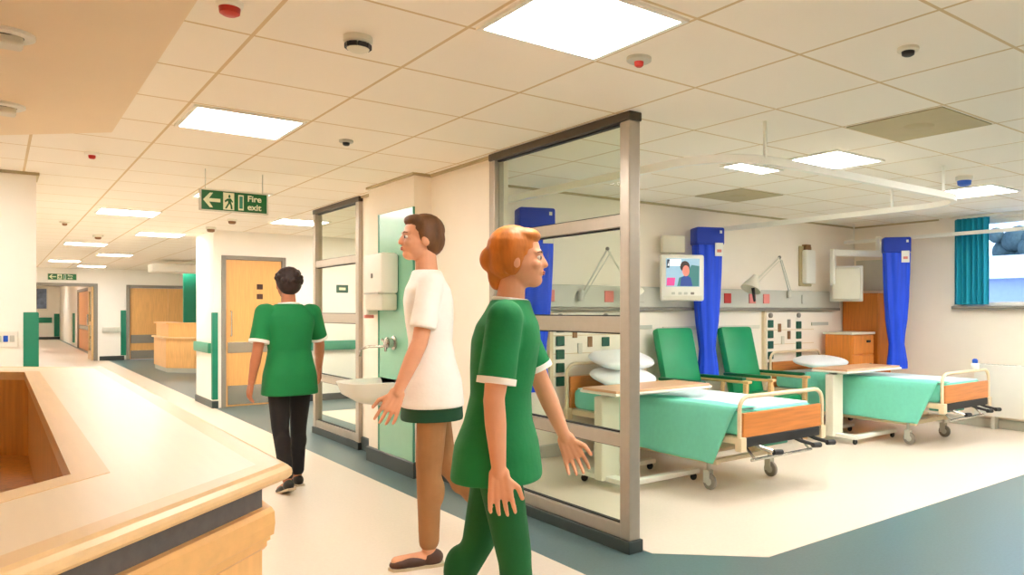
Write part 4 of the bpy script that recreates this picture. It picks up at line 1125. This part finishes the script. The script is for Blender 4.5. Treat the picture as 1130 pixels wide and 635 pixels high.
    # face
    for s in (-1, 1):
        bm = nb(); ball(bm, hp(s * .0185, .0452, .0025), (.0068 * h, .0066 * h, .0052 * h), seg=14); ey = finish('eye', bm, M['eyew'], t, True)
        bm = nb(); ball(bm, hp(s * .0190, .0502, .0025), (.0042 * h, .0024 * h, .0044 * h), seg=12); finish('iris', bm, M['iris'], ey, True)
        bm = nb(); tube(bm, [hp(s * .010, .0525, .0145), hp(s * .019, .0515, .0172), hp(s * .029, .0445, .0145)], [.0015 * h, .002 * h, .001 * h], 8); finish('eyebrow', bm, M['hairbrown'], t)
    bm = nb(); ball(bm, hp(0, .0560, -.0280), (.0115 * h, .0036 * h, .0024 * h), (0, 0, head_turn)); ball(bm, hp(0, .0555, -.0325), (.010 * h, .0036 * h, .0027 * h), (0, 0, head_turn)); finish('mouth', bm, M['lips'], t, True)
    hair_fn(t, hp, h, head_turn)
    # tunic
    bm = nb()
    hemz = hem * h
    base = V((0, 0, hemz)) ; k0 = (hemz - pel.z) / h
    rings = []
    mx_ = max(abs(a) for a, k in legs); hy = .082 + .06 * mx_
    prof = [(k0, .108, hy), (k0 + .01, .108, hy), (-.02, .102, .079 + .035 * mx_), (.03, .092, .070), (.09, .082, .062), (.15, .088, .068), (.21, .098, .071), (.245, .098, .064), (.272, .082, .050), (.30, .052, .040)]
    for d, rx, ry in prof:
        c = at(d)
        if d < 0: c = pel + V((0, 0, d * h))
        rings.append(oval(c.x, c.y, c.z, rx * h * S, ry * h * S, 36, 2.3))
    loft(bm, rings)
    cuffs = []
    for s, (s0, el, wr, d2) in zip((-1, 1), ARM):
        e0 = s0.lerp(el, .78)
        limb(bm, s0 + V((-s * .012 * h, 0, .001 * h)), s0.lerp(el, .35), .036 * h * S, .036 * h * S); ball(bm, s0, .0355 * h * S)
        ax = (el - s0).normalized()
        tube(bm, [s0, s0.lerp(el, .4), e0], [.0355 * h * S, .036 * h * S, .0375 * h * S], 20)
        cuffs.append((e0, ax))
    organic('tunic', bm, M[torso_m], t, voxel=.0065, smooth=12)
    if trim:
        for e0, ax in cuffs:
            bm = nb(); tube(bm, [e0 - ax * .012, e0 + ax * .010], .0385 * h * S, 24); soft('sleeve_trim', bm, M[trim], t)
        bm = nb(); c = at(.30); n = 24
        tube(bm, [(c.x + .043 * h * math.cos(2 * PI * k / n), c.y + .036 * h * math.sin(2 * PI * k / n), c.z + .004 * h * math.sin(2 * PI * k / n + PI)) for k in range(n)], .009, 8, closed=True); soft('collar', bm, M[trim], t)
    # trousers
    bm = nb()
    ball(bm, pel, (.084 * h * S, .066 * h * S, .055 * h)); ball(bm, pel + V((0, -.012 * h, -.02 * h)), (.082 * h * S, .060 * h, .05 * h))
    for hp_, (kn, an, ang) in zip(hips, J):
        k3, a3 = hp_ + kn, hp_ + an
        limb(bm, hp_, k3, .048 * h * S, .038 * h); limb(bm, k3, k3.lerp(a3, .88), .037 * h, .029 * h)
        ball(bm, k3.lerp(a3, .3) + V((0, -.008 * h, 0)), (.035 * h, .037 * h, .06 * h))
    organic('trousers', bm, M[legs_m], t, voxel=.0075, smooth=7)
    # shoes
    for hp_, (kn, an, ang) in zip(hips, J):
        a3 = hp_ + an
        pit = ang * .9
        mt = Matrix.Translation(a3) @ Matrix.Rotation(pit, 4, 'X')
        bm = nb()
        T = lambda x, y, z: mt @ V((x * h, y * h, z * h))
        ball(bm, T(0, -.008, -.018), (.0225 * h, .033 * h, .026 * h), (pit, 0, 0)); ball(bm, T(0, .045, -.024), (.026 * h, .052 * h, .019 * h), (pit, 0, 0)); ball(bm, T(0, .075, -.027), (.0265 * h, .036 * h, .016 * h), (pit, 0, 0))
        sh_o = organic('shoe', bm, M[shoe_m], t, voxel=.005, smooth=5)
        bm = nb()
        outline = [(-.018, -.042), (-.022, -.01), (-.022, .03), (-.029, .07), (-.024, .1), (0, .113), (.024, .1), (.029, .07), (.022, .03), (.022, -.01), (.018, -.042)]
        lo = [T(x, y, -.043) for x, y in outline]; hi = [T(x, y, -.034) for x, y in outline]
        loft(bm, [lo, hi]); finish('sole', bm, M[sole_m], sh_o)
    if extra: extra(t, at, pel, h)
    return t

def hair_cap(mname, bun=None, drop=.0, puff=1.0, curls=0):
    def fn(t, hp, h, turn):
        bm = nb()
        ball(bm, hp(0, -.014, .026), (.049 * h * puff, .056 * h * puff, .050 * h * puff), (0, 0, turn))
        ball(bm, hp(0, -.030, .0), (.045 * h * puff, .040 * h * puff, .050 * h), (0, 0, turn))
        ball(bm, hp(0, .014, .052), (.038 * h, .036 * h, .020 * h), (0, 0, turn))
        for s in (-1, 1):
            ball(bm, hp(s * .040, -.012, .012 - drop * .4), (.012 * h, .026 * h, (.034 + drop) * h), (0, 0, turn))
        if bun:
            for c, r in bun: ball(bm, hp(*c), (r[0] * h, r[1] * h, r[2] * h), (0, 0, turn))
        rnd = random.Random(5)
        for k in range(curls):
            a = rnd.random() * 2 * PI; e = rnd.uniform(-.3, 1.4)
            ball(bm, hp(.047 * puff * math.cos(a) * math.cos(e), -.018 + .053 * puff * math.sin(a) * math.cos(e) * (1 if math.sin(a) < 0 else .6), .022 + .05 * math.sin(e)), .012 * h, seg=8)
        organic('hair', bm, M[mname], t, voxel=.005, smooth=4)
    return fn

# nurse walking away down the corridor
person((1.73, 6.02, 0), (-.08, 1), 'person in a green tunic and black trousers walking away down the corridor, seen from behind', 1.655,
       ((-.10, .25), (.14, .10)), ((-.12, .30, .20), (.34, .25, .34)), 'skinb', hair_cap('hairblack', [((0, -.045, .035), (.03, .022, .03))], 0, 1.14, 60),
       'scrub', 'trousersblack', 'shoeblack', 'shoesole', lean=.05, trim='whitecotton', hem=.435, stout=1.13)

# person in white tunic, passing the pillar
def shorts(t, at, pel, h):
    bm = nb()
    rings = [oval(0, 0, pel.z + d * h, rx * h, ry * h, 36, 2.3) for d, rx, ry in ((-.136, .100, .088), (-.131, .101, .089), (-.06, .098, .084), (.02, .09, .07))]
    loft(bm, rings); soft('skirt', bm, M['shortsgreen'], t)
person((1.83, 3.80, 0), (-.90, .30), 'person in a white tunic with tan legs striding past the green splash panel', 1.85,
       ((.06, .06), (-.16, .50)), ((.20, .22, .14), (-.05, .2, .12)), 'skin', hair_cap('hairbrown', None, 0, 1.0),
       'whitecotton', 'trousersbrown', 'shoebrown', 'shoesole', lean=.05, hem=.455, extra=shorts, head_turn=.1)

# person in green crossing in front of the glass screen
person((1.43, 2.43, 0), (.80, -.60), 'person with ginger hair in green tunic and trousers striding toward the ward opening', 1.65,
       ((-.20, .30), (.18, .10)), ((.38, .02, .14), (-.12, .2, .14)), 'skin', hair_cap('hairginger', [((0, -.062, .0), (.026, .026, .030)), ((0, -.05, -.03), (.02, .02, .04))], .012, 1.04),
       'scrub', 'scrubdark', 'shoeblack', 'shoesole', lean=.10, trim='whitecotton', hem=.45, stout=1.08)

# ================================================================== LIGHT, WORLD, CAMERA
w = bpy.data.worlds.new('World'); SC.world = w; w.use_nodes = True
bg = w.node_tree.nodes['Background']
sky = w.node_tree.nodes.new('ShaderNodeTexSky')
try:
    sky.sky_type = 'HOSEK_WILKIE'; sky.turbidity = 5.0; sky.sun_direction = (-0.3, -0.6, 0.7)
except Exception: pass
w.node_tree.links.new(sky.outputs['Color'], bg.inputs['Color'])
bg.inputs['Strength'].default_value = 11.0

YAW = 0.6881
cam = bpy.data.cameras.new('camera'); co = bpy.data.objects.new('camera', cam); COL.objects.link(co)
co.location = (0, 0, 1.36); co.rotation_euler = (PI / 2, 0, -YAW)
cam.sensor_fit = 'HORIZONTAL'; cam.sensor_width = 36.0; cam.lens = 830.82 * 36.0 / 1130
cam.shift_x = (565 - 679.33) / 1130; cam.shift_y = (342.74 - 317.5) / 1130
cam.clip_start = 0.02; cam.clip_end = 200
SC.camera = co
SC.view_settings.view_transform = 'Standard'; SC.view_settings.look = 'None'
SC.view_settings.gamma = 1.0; SC.view_settings.exposure = 0.70
SC.view_settings.use_curve_mapping = False
SC.cycles.use_denoising = True
SC.cycles.max_bounces = 14; SC.cycles.diffuse_bounces = 10; SC.cycles.transparent_max_bounces = 16
SC.cycles.sample_clamp_indirect = 8.0
